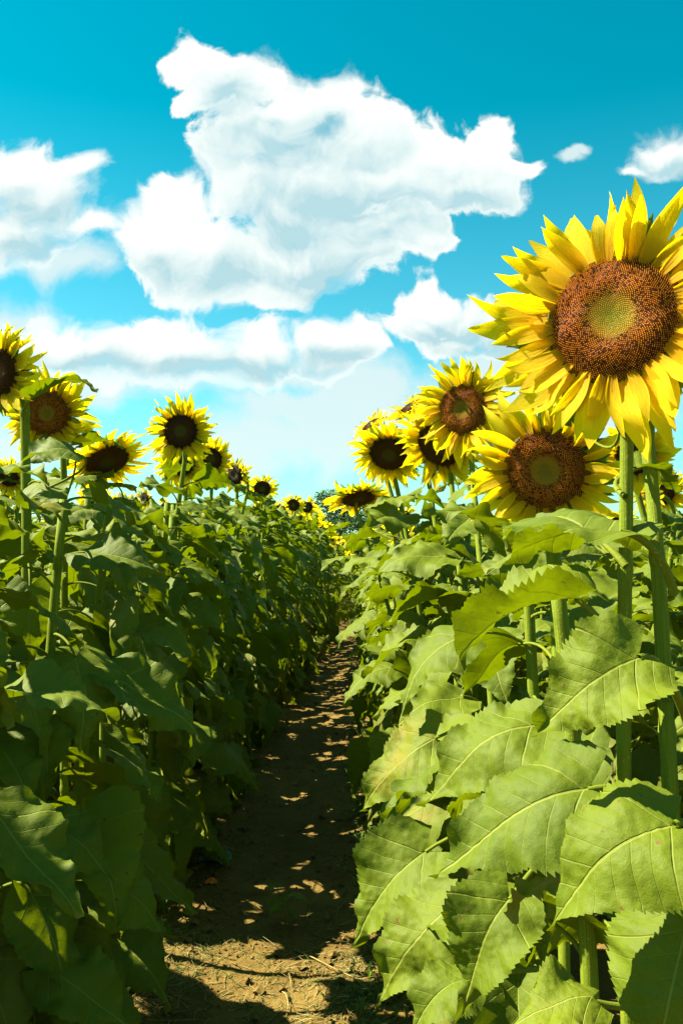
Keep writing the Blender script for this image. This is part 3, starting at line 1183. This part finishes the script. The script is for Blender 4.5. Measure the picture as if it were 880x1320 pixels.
hl += [
    (P3, W(728, 1090, 1.6), W(548, 1098, 1.78), W(455, 1222, 1.80), (-.45, -.62, .6), dict(sag=.02, fold=.12, wf=1.05, relief=1.5)),
    (P3, W(725, 1200, 1.6), W(582, 1168, 1.58), W(488, 1296, 1.60), (-.45, -.65, .55), dict(sag=.02, fold=.05, wf=1.0, relief=1.5)),
    (P3, W(728, 1250, 1.6), W(600, 1262, 1.45), W(528, 1350, 1.45), (-.3, -.4, .8), dict(sag=.02, fold=.2, wf=1.0)),
    (P3, W(733, 980, 1.6), W(560, 952, 2.0), W(466, 1046, 2.05), (-.35, -.65, .65), dict(sag=.02, fold=.0, wf=1.1)),
    (P1, W(810, 900, 1.16), W(850, 905, 1.25), W(930, 960, 1.3), (.1, -.5, 1), dict(sag=.02, fold=.1)),
]
for i, (pl, a, b_, c, n, kw) in enumerate(hl):
    kw['wf'] = kw.get('wf', 1.0) * (.80 if i > 2 else .9)
    kw['wave'] = kw.get('wave', .022) * 1.3
    kw['sag'] = kw['sag'] * (1.0 if i in (0, 1) else 1.7)
    kw['fold'] = kw.get('fold', .15) + (.12 if i % 2 else -.22)
    kw['curl'] = kw.get('curl', 0) + (-.35 if i % 3 == 0 else .2)
    hero_leaf(pl, a, b_, c, n, 300 + i, **kw)

# --- other flowers of the right row: px, py, distance, facing, disc radius, label
right_heads = [
    (.425, 2.30, (596, 528, 2.95, (-.55, -1, -.12), .088, 'opening'), 'upright sunflower with tilted dark disc, highest of the right cluster behind the largest bloom'),
    (.43, 2.62, (566, 574, 3.15, (-.75, -.9, -.75), .090, 'ripe'), 'sunflower half hidden behind the upright one, its oval disc leaning left'),
    (.40, 3.30, (501, 585, 3.55, (-.2, -.9, -.75), .082, 'ripe'), 'sunflower with round dark disc at the left of the right cluster'),
    (.42, 4.10, (462, 642, 4.55, (.15, -.42, -1.0), .092, 'ripe'), 'nodding sunflower leaning over the path, dark disc facing the ground'),
    (.46, 3.00, (530, 525, 3.45, (-.5, -.35, .8), .055, 'ripe'), 'sunflower seen edge on above the leaning one, only yellow petals showing'),
    (.44, 3.70, (478, 548, 3.95, (-.6, -.35, .75), .050, 'ripe'), 'small sunflower turned skyward just above the round dark disc'),
]
ys_r = []
for i, (x, y, h, lab) in enumerate(right_heads):
    plant(x, y, head=H_(*h), seed=400 + i, label=lab, toward=PATH_R, leaves=19, stem_r=.011, zmax=1.62, bare=True)
    ys_r.append(y)
fill_r = [1.36, 1.98, 2.9, 3.5, 3.9]
fl_lab = ['headless leafy sunflower plant between the two nearest right stalks and the broad brown disc',
          'headless leafy sunflower plant just beyond the broad brown disc',
          'headless leafy sunflower plant beneath the leaning oval disc',
          'headless leafy sunflower plant beneath the round dark disc',
          'headless leafy sunflower plant just before the nodding sunflower']
for i, y in enumerate(fill_r):
    plant(.42 + (.03 if i % 2 else -.02), y, H=1.66, lod=2, seed=450 + i, headless=True, leaves=21 if y > 1.5 else 9, toward=PATH_R, label=fl_lab[i],
          zmax=1.62 if y > 1.5 else 1.0, az_ok=(lambda a, z: math.sin(a) > -.2) if y < 1.5 else None)

# --- left row
left_heads = [
    (-.955, 2.50, (-5, 480, 2.45, (-.30, -1, -.05), .074, 'ripe'), 'tall sunflower cut by the left picture edge, thick stalk down the frame'),
    (-.93, 2.85, (62, 533, 2.75, (-.02, -1, -.06), .074, 'opening'), 'sunflower with green centred disc, second from the left edge, leaf above it'),
    (-.94, 3.35, (138, 594, 3.35, (.55, -.55, -1.0), .088, 'ripe'), 'nodding sunflower with dark slanted disc, third from the left edge'),
    (-.92, 4.05, (233, 556, 3.95, (.04, -1, -.06), .080, 'ripe'), 'round sunflower standing alone against the sky above the left row'),
    (-.96, 4.75, (234, 597, 4.8, (.0, -1, -.3), .075, 'ripe'), 'sunflower tucked directly below the lone round bloom of the left row'),
    (-.93, 5.30, (272, 592, 5.3, (.1, -1, -.1), .07, 'ripe'), 'sunflower just right of the lone round bloom, partly behind leaves'),
]
for i, (x, y, h, lab) in enumerate(left_heads):
    r_, p_ = plant(x, y, head=H_(*h), seed=500 + i, label=lab, toward=PATH_L, leaves=19, stem_r=.0165 if i == 0 else .013, zmax=1.82 if i > 1 else 1.62, bare=i in (0, 1, 3))
    if i == 0:
        hero_leaf(r_, W(33, 528, 2.5), W(48, 509, 2.42), W(127, 503, 2.4), (.1, -.15, 1), 91, sag=.03, fold=.25, wf=.75, petr=.003, lod=2)
        hero_leaf(r_, W(34, 640, 2.5), W(92, 582, 2.35), W(10, 612, 2.3), (0, -.5, 1), 92, sag=.03, fold=.1, wf=.85, petr=.003, lod=2)
    if i == 1:
        hero_leaf(r_, W(86, 640, 2.85), W(80, 575, 2.75), W(30, 600, 2.7), (0, -.9, .5), 93, sag=.02, fold=.1, wf=1.0, petr=.003, lod=2)
        hero_leaf(r_, W(88, 600, 2.85), W(104, 574, 2.8), W(160, 578, 2.8), (0, .1, 1), 94, sag=.02, fold=.2, wf=.8, petr=.003, lod=2)
fl_lab = ['headless leafy sunflower plant at the left edge, lowest and nearest in the left row',
          'headless leafy sunflower plant right behind the stalk at the left edge',
          'headless leafy sunflower plant between the green centred and the nodding flower',
          'headless leafy sunflower plant between the nodding and the lone round flower',
          'headless leafy sunflower plant just beyond the lone round flower',
          'headless leafy sunflower plant beneath the flower right of the lone bloom']
for i, y in enumerate([2.05, 2.68, 3.08, 3.7, 4.4, 5.02]):
    plant(-.91 + (.05 if i % 2 else -.04), y, H=1.82, lod=2, seed=550 + i, headless=True, leaves=26, toward=PATH_L, label=fl_lab[i], zmax=1.78)
inl = ['beside the stalk at the left edge', 'just beyond the nodding flower with slanted disc', 'directly before the lone round bloom', 'directly behind the lone round bloom',
       'left of the bloom tucked below the lone one', 'right of the bloom tucked below the lone one', 'before the flower right of the lone bloom', 'behind the flower right of the lone bloom']
for i, y in enumerate([2.3, 3.5, 3.88, 4.22, 4.6, 4.9, 5.18, 5.45]):
    plant(-.86 - (.08 if i % 2 else 0), y, H=1.8, lod=2 if y < 4 else 1, seed=580 + i, headless=True, leaves=24, toward=PATH_L, zmax=1.76,
          label='flowerless leafy plant ' + inl[i], group='thick leafy plants in the left row')
PL0, sl0 = plant(-.97, 1.55, H=1.85, lod=2, seed=560, headless=True, leaves=20, toward=PATH_L, zmax=1.8,
      label='dark shaded sunflower leaves in the bottom left corner')

for i, (a, b_, c, n, kw) in enumerate([
    (W(-60, 1010, 1.9), W(-8, 1052, 1.75), W(96, 1186, 1.7), (.6, -.45, .45), dict(sag=.02, fold=.1)),
    (W(-30, 900, 2.0), W(10, 893, 1.9), W(152, 930, 1.9), (.1, -.3, 1), dict(sag=.03, fold=.25)),
    (W(-20, 1060, 2.0), W(54, 1066, 2.0), W(150, 1140, 2.0), (.5, -.4, .6), dict(sag=.03, fold=.2)),
    (W(-20, 1160, 2.0), W(40, 1150, 2.0), W(90, 1290, 2.0), (.6, -.55, .4), dict(sag=.02, fold=.1)),
    (W(-20, 1210, 2.1), W(112, 1130, 2.15), W(222, 1210, 2.2), (.6, -.4, .5), dict(sag=.03, fold=.1)),
    (W(-20, 860, 2.1), W(146, 872, 2.3), W(258, 960, 2.35), (.6, -.4, .55), dict(sag=.03, fold=.15)),
    (W(20, 1190, 2.4), W(118, 1186, 2.4), W(226, 1300, 2.35), (.6, -.4, .5), dict(sag=.02, fold=.2)),
    (W(-20, 1280, 2.2), W(90, 1270, 2.1), W(205, 1390, 2.1), (.6, -.4, .5), dict(sag=.02, fold=.1)),
    (W(60, 1100, 2.6), W(160, 1095, 2.6), W(250, 1180, 2.6), (.6, -.4, .5), dict(sag=.02, fold=.15)),
    (W(-30, 1300, 2.0), W(60, 1250, 2.0), W(170, 1330, 2.0), (.5, -.6, .4), dict(sag=.03, fold=.1)),
]):
    hero_leaf(PL0, a, b_, c, n, 700 + i, lod=2, wf=.74, wave=.035, **kw)

# the bend of flowers along the top of the left row: distinct ones first
named = [
    (-.95, 5.9, (303, 612, 5.9, (-.6, -.8, -.3), .07), 'sunflower turned left among leaves, halfway along the left skyline'),
    (-.92, 7.1, (338, 630, 7.0, (.1, -1, -.5), .07), 'half hidden drooping sunflower further right on the left skyline'),
    (-.93, 9.3, (378, 651, 9.3, (-.1, -1, -.4), .07), 'paired sunflower, the left one, near the end of the left skyline'),
    (-.90, 10.6, (396, 654, 10.6, (.35, -1, -.3), .07), 'paired sunflower, the right one, near the end of the left skyline'),
]
for i, (x, y, h, lab) in enumerate(named):
    plant(x, y, head=H_(h[0], h[1], h[2], h[3], h[4], 'ripe'), lod=1, seed=600 + i, label=lab, toward=PATH_L, leaves=18, zmax=1.8)

# rest of the two rows beside the path
rg = random.Random(9)


ORD = {}
WORDS = 'first second third fourth fifth sixth seventh eighth ninth tenth eleventh twelfth thirteenth fourteenth fifteenth'.split()
TENS = {20: 'twent', 30: 'thirt', 40: 'fort'}


def nth(key):
    ORD[key] = ORD.get(key, 0) + 1
    k = ORD[key]
    if k <= 15: return WORDS[k - 1]
    if k < 20: return ('sixteenth', 'seventeenth', 'eighteenth', 'nineteenth')[k - 16]
    t = k // 10 * 10
    return TENS[t] + 'ieth' if k == t else TENS[t] + 'y-' + WORDS[k - t - 1]


def stretch(y):
    return 'just past the distinct blooms' if y < 7.5 else ('halfway down the path' if y < 10.5 else 'where the path narrows away')


y = 5.6
taken = [5.9, 7.1, 9.3, 10.6]
while y < 13.5:
    nofl = rg.random() < .5
    wd = 'flowerless' if nofl else 'blooming'
    if min(abs(y - t) for t in taken) > .14:
        plant(ROW_L + rg.gauss(0, .03) + bend(y) + drift(y), y, H=rg.uniform(1.78, 1.93), lod=1, seed=int(y * 1000), toward=PATH_L, leaves=23,
              leaf_scale=1.08, headless=nofl, label='%s %s sunflower in the left row, counting away past the lone round bloom' % (nth('L' + wd), wd),
              group='%s sunflowers left of the path, %s' % (wd, stretch(y)), zmax=1.86 - drop(y))
    y += .27
y = 4.4
while y < 13.5:
    nofl = rg.random() < .6
    wd = 'flowerless' if nofl else 'blooming'
    plant(ROW_R + rg.gauss(0, .03) + bend(y), y, H=rg.uniform(1.42, 1.6), lod=1, seed=int(y * 1000) + 1, toward=PATH_R, leaves=22,
          headless=nofl, label='%s %s sunflower in the right row, counting away past the nodding bloom' % (nth('R' + wd), wd),
          group='%s sunflowers right of the path, %s' % (wd, stretch(y)), zmax=1.52 - drop(y))
    y += .25

# rows behind the first ones
for (xr, y0, y1, st, side) in ((-1.85, .9, 11, .30, 'left'), (-2.75, 2.2, 10, .5, 'left'), (-3.65, 3.6, 10, .6, 'left'),
                               (1.30, 1.3, 10, .42, 'right'), (2.2, 2.3, 9, .5, 'right')):
    which = {-1.85: 'first', -2.75: 'second', -3.65: 'third', 1.30: 'first', 2.2: 'second'}[xr]
    y = y0
    while y < y1:
        nofl = rg.random() < (.85 if y < 5.5 else .5) or side == 'left' and y < 4.6
        wd = 'flowerless' if nofl else 'blooming'
        if xr == -1.85 and 2.95 < y < 3.5:      # a plant missing here lets the sun through to the path
            y += st
            continue
        plant(xr + rg.gauss(0, .05), y + rg.uniform(-.08, .08), H=(rg.uniform(2.15, 2.25) if y < 2.6 else rg.uniform(1.98, 2.08) if y < 4.6 else rg.uniform(1.66, 1.95)) if side == 'left' else rg.uniform(1.5, 1.68), lod=1,  # near left plants, out of view, raised to shade the left row and path
              seed=int(y * 777) + int(xr * 100), leaves=24, leaf_scale=1.08, headless=nofl, zmax=(2.15 if y < 2.6 else 1.92 if y < 4.6 else 1.68) if side == 'left' else 1.5,
              label='%s %s sunflower, counting from the camera, in the %s row behind the %s hand row' % (nth(side + which + wd), wd, which, side),
              group='%s sunflowers, %s row behind the %s, %s' % (wd, which, side, 'near' if y < 5 else 'far'))
        y += st
plant(1.32, 3.1, head=H_(818, 588, 3.1, (-.3, -1, -.3), .07, 'ripe'), lod=2, seed=71, leaves=10, zmax=1.5,
      label='small sunflower peeping out between the two thick right stalks')
plant(1.50, 3.9, head=H_(852, 634, 3.9, (-.1, -1, -.5), .065, 'ripe'), lod=2, seed=72, leaves=10, zmax=1.5,
      label='half hidden dark sunflower low behind the rightmost thick stalk')
plant(-1.62, 3.9, head=H_(12, 615, 4.2, (0, -1, -.3), .05, 'ripe'), lod=2, seed=73, leaves=10, zmax=1.55,
      label='small sunflower under the one cut by the left edge')


# ------------------------------------------------------------------ far plants: one mesh each, several shapes
def far_mesh(seed, H, leaf_lod=0, nleaf=13):
    rs = random.Random(seed)
    b = MB()
    f = Vector((rs.gauss(0, .6), -1, rs.uniform(-1.3, .1))).normalized()
    hp = Vector((0, -.04, H))
    pts = stem_points(None, hp, f, .075, rs)
    b.tube(pts[::2] + [pts[-1]], .012, 4, M_STEM)

    def put(me, M):
        n = len(b.v)
        vs = [M @ v.co for v in me.vertices]
        uvl = me.uv_layers[0].data
        uv = [(0, 0)] * len(vs)
        for l in me.loops:
            uv[l.vertex_index] = tuple(uvl[l.index].uv)
        for mi, mat in enumerate(me.materials):
            fs = [tuple(p.vertices) for p in me.polygons if p.material_index == mi]
            if mi == 0:
                b.add(vs, fs, mat, uv)
            else:
                k = b.slot(mat)
                b.f += [tuple(i + n for i in q) for q in fs]
                b.m += [k] * len(fs)
    az = rs.uniform(0, 6.28)
    for k in range(nleaf):
        t = k / (nleaf - 1)
        az += 2.4
        kind = 'upper' if t > .86 else ('middle' if t > .42 else 'lower')
        me = rs.choice(LEAF_LIB[(leaf_lod, kind)])[0]
        s = rs.uniform(.9, 1.15)
        put(me, Matrix.Translation(stem_at(pts, .15 + (H - .33) * t)) @ Matrix.Rotation(az, 4, 'Z') @ Matrix.Rotation(rs.gauss(0, .15), 4, 'X') @ Matrix.Scale(s, 4))
    M = head_matrix(hp, f, rs.uniform(0, 6)) @ Matrix.Scale(.98, 4)
    put(RINGS[seed % 5], M)
    put(HEAD['disc', 'low'], M)
    put(HEAD['rec', 0], M)
    return b.mesh('sunflower_plant')


FAR = [far_mesh(k, 1.95, 1 if k < 4 else 0, 14) for k in range(6)]
FAR_R = [far_mesh(20 + k, 1.62, 1, 14) for k in range(3)]
for (xr, meshes, y0, y1, st, lab, grp) in (
        (ROW_L, FAR, 13.6, 32, .33, 'distant sunflower at the far end of the left row', 'sunflowers at the far end of the left row'),
        (ROW_R, FAR_R, 13.6, 26, .36, 'distant sunflower at the far end of the right row', 'sunflowers at the far end of the right row')):
    y = y0
    while y < y1:
        x = xr + bend(y) + (drift(y) if xr < 0 else 0) + rg.gauss(0, .04)
        s = rg.uniform(.93, 1.05)
        o = link('sunflower_plant', rg.choice(meshes[:4]), None, Matrix.Translation((x, y, soil(x, y))) @ Matrix.Rotation(rg.gauss(0, .5), 4, 'Z') @ Matrix.Scale(s, 4))
        tag(o, lab, 'sunflower', grp)
        COUNT[0] += 1
        y += st
print('plants', COUNT[0])


# the rest of the field, too many to count: one object
def field():
    rs = random.Random(77)
    tri_v, tri_f, mats, mi = [], [], [M_LEAF, M_PETAL, M_DISC_B], []
    uv = []

    def quad(c, u, v, m, U=(0.2, 0.3)):
        n = len(tri_v)
        tri_v.extend([tuple(c - u - v * .3), tuple(c + u * .1 - v), tuple(c + u), tuple(c + u * .1 + v)])
        tri_f.append((n, n + 1, n + 2, n + 3)); mi.append(m); uv.extend([(0.1, .07)] * 4)
    rows = [ROW_L - .9 * k for k in range(1, 34)] + [ROW_R + .9 * k for k in range(1, 26)] + [ROW_L, ROW_R]
    for xr in rows:
        inner = xr in (ROW_L, ROW_R)
        if inner:
            y = 32 if xr < 0 else 26
        elif -3.8 < xr < 2.4:
            y = 11 if xr < 0 else 10
        else:
            y = max(2.5, (abs(xr)) * .9)
        while y < 62:
            x = xr + bend(y) + rs.gauss(0, .08)
            z0 = -drop(y)
            Hh = rs.uniform(1.65, 1.98) if xr < 0 else rs.uniform(1.4, 1.62)
            if y > 45: Hh = rs.uniform(1.6, 1.95)
            nl = 9 if y < 25 else 6
            for k in range(nl):
                a = k * 2.4 + rs.uniform(0, .6)
                r0 = rs.uniform(.1, .22)
                z = z0 + (Hh - .15) * (k + 1) / nl
                out = Vector((math.cos(a), math.sin(a), -rs.uniform(.2, 1.0))).normalized()
                lat = Vector((-math.sin(a), math.cos(a), rs.uniform(-.2, .2)))
                quad(Vector((x, y, z)) + Vector((math.cos(a), math.sin(a), 0)) * r0, out * .15, lat * .12, 0)
            f = Vector((rs.gauss(0, .3), -1, rs.uniform(-.4, .3))).normalized()
            lat = f.cross(Vector((0, 0, 1))).normalized()
            up = lat.cross(f)
            hp = Vector((x, y, z0 + Hh + .06))
            for k in range(7):
                a = k * .9
                d = lat * math.cos(a) + up * math.sin(a)
                e = -lat * math.sin(a) + up * math.cos(a)
                quad(hp + d * .085, d * .040, e * .030, 1)
            quad(hp + f * .012, lat * .07, up * .07, 2)
            y += (.36 if y < 25 else .5) * rs.uniform(.8, 1.25)
    me = bpy.data.meshes.new('sunflower_field')
    me.from_pydata(tri_v, [], tri_f)
    for m in mats: me.materials.append(m)
    me.polygons.foreach_set('material_index', mi)
    uvl = me.uv_layers.new(name='UVMap')
    uvl.data.foreach_set('uv', np.array(uv, dtype=np.float32).ravel())
    me.update()
    tag(link('sunflower_field', me), 'rest of the sunflower field stretching away on both sides and beyond the rows', 'sunflowers', None, 'stuff')


field()


# ================================================================== distant trees
def tree_meshes(seed):
    rs = random.Random(seed)
    Ht = 7.5
    tb = MB()
    pts = [Vector((rs.uniform(-.08, .08) * i, rs.uniform(-.08, .08) * i, Ht * .62 * i / 6 - .2)) for i in range(7)]
    tb.tube(pts, [.26 - .03 * i for i in range(7)], 7, M_BARK)
    lobes = []
    for k in range(16):
        a = rs.uniform(0, 6.28)
        z = rs.uniform(.25, .97)
        r = (1 - abs(z - .52) * 1.35) * rs.uniform(1.0, 2.5)
        c = Vector((math.cos(a) * r, math.sin(a) * r, z * Ht))
        lobes.append((c, rs.uniform(.6, 1.25)))
        j = pts[min(6, 2 + k % 5)]
        tb.tube([j, j.lerp(c, .55) + Vector((0, 0, .15)), c], [.08, .05, .02], 4, M_BARK, False)
    cb = MB()
    vs, fs = [], []
    for c, r in lobes:
        for k in range(int(330 * r)):
            d = Vector((rs.gauss(0, 1), rs.gauss(0, 1), rs.gauss(0, .8))).normalized()
            p = c + d * r * rs.uniform(.55, 1.08)
            n1 = Vector((rs.gauss(0, 1), rs.gauss(0, 1), rs.gauss(0, 1))).normalized()
            n2 = n1.cross(d + Vector((.1, 0, 0))).normalized()
            s = rs.uniform(.07, .15)
            n = len(vs)
            vs += [p - n1 * s, p + n2 * s * .6, p + n1 * s, p - n2 * s * .6]
            fs.append((n, n + 1, n + 2, n + 3))
    cb.add(vs, fs, M_TREE)
    return tb.mesh('trunk'), cb.mesh('crown', False)


TREES = [tree_meshes(k) for k in range(3)]
tree_at = [(-1.6, 92, 1.28, 0), (1.6, 88, 1.12, 1), (-5.6, 95, .95, 2), (4.6, 94, 1.1, 0), (8.5, 96, .8, 2), (-10, 99, .9, 1)]
tree_lab = ['dark green tree rising at the end of the path, left of centre gap', 'dark green tree at the end of the path beneath the nodding sunflower',
            'low distant tree left of the gap at the path end', 'distant tree right of the gap, behind the right row',
            None, None]
for i, (x, y, s, k) in enumerate(tree_at + [(-16 - 6.5 * j, 100 + (j * 37 % 9), .75 + (j * 13 % 5) * .06, j % 3) for j in range(7)] + [(14 + 6 * j, 98 + (j * 29 % 9), .75 + (j * 11 % 5) * .06, (j + 1) % 3) for j in range(7)]):
    root = link('broadleaf_tree', None, None, Matrix.Translation((x, y, soil(x, y))) @ Matrix.Rotation(i * 1.3, 4, 'Z') @ Matrix.Scale(s, 4))
    lab = tree_lab[i] if i < 4 else 'distant dark green tree of the belt hidden behind the %s rows' % ('left' if x < 0 else 'right')
    tag(root, lab, 'tree', 'trees at the edge of the field')
    link('trunk', TREES[k][0], root); link('crown', TREES[k][1], root)


# ================================================================== small things on the ground
def clods():
    rs = random.Random(3)
    b = MB()
    for k in range(4200):
        y = 2.0 + 9 * rs.random() ** 1.6
        x = rs.gauss(-.28, .42)
        if rs.random() < .5:
            x = rs.choice((-.62, .05)) + rs.gauss(0, .13)
        s = rs.uniform(.003, .009) * (1 + (rs.random() < .06) * 1.6)
        c = Vector((x + bend(y), y, soil(x, y) + s * .35))
        pts = [Vector((1, 0, 0)), Vector((-.5, .87, 0)), Vector((-.5, -.87, 0)), Vector((.2, .1, .8)), Vector((.55, .75, .45)), Vector((-.8, 0, .5)), Vector((.4, -.8, .4))]
        q = Quaternion((0, 0, 1), rs.uniform(0, 6))
        vs = [c + q @ (p * s * rs.uniform(.75, 1.25)) for p in pts]
        fs = [(0, 4, 3), (4, 1, 3), (1, 5, 3), (5, 2, 3), (2, 6, 3), (6, 0, 3), (0, 1, 4), (1, 2, 5), (2, 0, 6)]
        b.add(vs, fs, M_CLOD)
    tag(link('soil_clods', b.mesh('soil_clods', False)), 'loose crumbs and clods of brown earth on the path', 'soil clods', None, 'stuff')


def straw():
    rs = random.Random(4)
    b = MB()
    for k in range(1700):
        if rs.random() < .70:
            y = rs.gauss(2.90, .20); x = rs.uniform(-.75, .12)
            if rs.random() < .5: x = rs.choice((-.62, .02)) + rs.gauss(0, .09)
        else:
            y = rs.uniform(2.2, 9); x = rs.choice((-.62, .06)) + rs.gauss(0, .12)
        ln = rs.uniform(.015, .07) * (1 + (rs.random() < .12) * 1.5)
        a = rs.uniform(0, 3.14)
        d = Vector((math.cos(a), math.sin(a), 0)) * ln / 2
        pts = []
        bow = Vector((-d.y, d.x, 0)) * rs.uniform(-.5, .5)
        lift = rs.uniform(0, .02) if rs.random() < .35 else .002
        for t in (-1, -.35, .35, 1):
            p = Vector((x, y, 0)) + d * t + bow * (1 - t * t)
            p.z = soil(p.x, p.y) + .003 + lift * (t + 1) * .5
            pts.append(p)
        r = rs.uniform(.0007, .0017)
        b.tube(pts, [r, r, r, r * .6], 3, M_STRAW if rs.random() < .75 else M_WEED, False)
    tag(link('straw_litter', b.mesh('straw_litter')), 'dry straw and grass clippings strewn over the sunlit bit of path', 'straw', None, 'stuff')


def undergrowth():
    rs = random.Random(6)
    b = MB()
    for k in range(900):
        y = 2.3 + 9 * rs.random() ** 1.3
        x = rs.choice((-.78, .14)) + rs.gauss(0, .08) + bend(y)
        z = soil(x, y)
        for j in range(rs.randrange(2, 5)):
            a = rs.uniform(0, 6.28)
            h = rs.uniform(.015, .06)
            d = Vector((math.cos(a), math.sin(a), 0))
            e = Vector((-d.y, d.x, 0)) * rs.uniform(.003, .008)
            p0 = Vector((x, y, z))
            p1 = p0 + d * h * .4 + Vector((0, 0, h))
            p2 = p1 + d * h * .6
            b.add([p0, p0 + e * .3, p1 + e, p1 - e, p2], [(0, 1, 2, 3), (3, 2, 4)], M_WEED)
    tag(link('undergrowth', b.mesh('undergrowth', False)), 'tiny green weeds sprouting along both edges of the path', 'weeds', None, 'stuff')


clods(); straw(); undergrowth()


def seedling(x, y, h, seed, lab):
    rs = random.Random(seed)
    root = link('weed_seedling', None, None, Matrix.Translation((x, y, soil(x, y))))
    tag(root, lab, 'weed')
    b = MB()
    pts = [Vector((0, 0, -.01)), Vector((.004, 0, h * .4)), Vector((-.003, .003, h * .75)), Vector((.004, 0, h))]
    b.tube(pts, [.003, .0025, .002, .001], 5, M_STALK)
    link('stem', b.mesh('stem'), root)
    for k in range(7):
        lst = LEAF_LIB[(1, 'upper')]
        M = Matrix.Translation(Vector((0, 0, h * (.2 + .12 * k)))) @ Matrix.Rotation(k * 2.4 + rs.random(), 4, 'Z') @ Matrix.Rotation(rs.gauss(0, .2), 4, 'Y') @ Matrix.Scale(rs.uniform(.22, .36), 4)
        link('leaf', lst[k % len(lst)][0], root, M)


seedling(-.245, 3.35, .15, 1, 'small leafy weed growing in the middle of the path')
seedling(-.58, 3.9, .10, 2, 'spindly weed at the left path edge beside the plastic scrap')
seedling(-.60, 5.0, .16, 3, 'taller light green weed further up the left path edge')
seedling(.08, 4.6, .09, 4, 'small weed at the right path edge under the leaves')


# long dry stalks one can pick out on the path
for k, (p0, p1, lab) in enumerate((((232, 1175), (262, 1222), 'green stalk lying aslant at the left of the sunlit patch'),
                                   ((380, 1212), (478, 1276), 'long bent dry stalk crossing the right of the sunlit patch'),
                                   ((364, 1268), (372, 1292), 'short pale split straw in the middle of the sunlit patch'),
                                   ((368, 1240), (376, 1268), 'thin pale straw above the split one'),
                                   ((300, 1262), (340, 1246), 'curved pale stalk on the left half of the sunlit patch'))):
    def gp(px, py):
        r = ray(px, py); t = -(CAM_H - .0) / r.z
        return Vector((r.x * t, r.y * t, 0))
    a, c = gp(*p0), gp(*p1)
    m = (a + c) / 2 + Vector((.01, .012, 0))
    pts = []
    for t in (0, .25, .5, .75, 1):
        p = a * (1 - t) ** 2 + m * 2 * t * (1 - t) + c * t * t
        p.z = soil(p.x, p.y) + .006 + .008 * math.sin(t * math.pi)
        pts.append(p)
    base = pts[0].copy()
    b = MB(); b.tube([p - base for p in pts], .0022 if k < 3 else .0014, 5, M_STRAW if k else M_WEED)
    tag(link('dry_stalk', b.mesh('dry_stalk'), None, Matrix.Translation(base)), lab, 'straw')


def crumple(name, x, y, s, mat, seed, lab, cat):
    rs = random.Random(seed)
    b = MB()
    n = 16
    vs = []
    for i in range(n + 1):
        for j in range(n + 1):
            u, v = i / n - .5, j / n - .5
            z = .55 * abs(mnoise.noise(Vector((u * 5, v * 5, seed)))) + .3 * abs(mnoise.noise(Vector((u * 13, v * 13, seed))))
            z += .5 * math.exp(-(u * u + v * v) * 9)
            vs.append(Vector((u * (1 - .3 * v) + .12 * mnoise.noise(Vector((u * 6, v * 6, 9))), v * .7 + .12 * mnoise.noise(Vector((u * 6, v * 6, 4))), z * .8)) * s)
    fs = [(i * (n + 1) + j, i * (n + 1) + j + 1, (i + 1) * (n + 1) + j + 1, (i + 1) * (n + 1) + j) for i in range(n) for j in range(n)]
    b.add(vs, fs, mat)
    tag(link(name, b.mesh(name, False), None, Matrix.Translation((x, y, soil(x, y)))), lab, cat)


crumple('plastic_scrap', -.60, 3.95, .13, M_PLAST, 2, 'crumpled teal plastic scrap under the leaves left of the path', 'litter')
crumple('orange_scrap', -.585, 3.72, .05, M_ORANGE, 5, 'small orange scrap on the ground beside the teal plastic', 'litter')
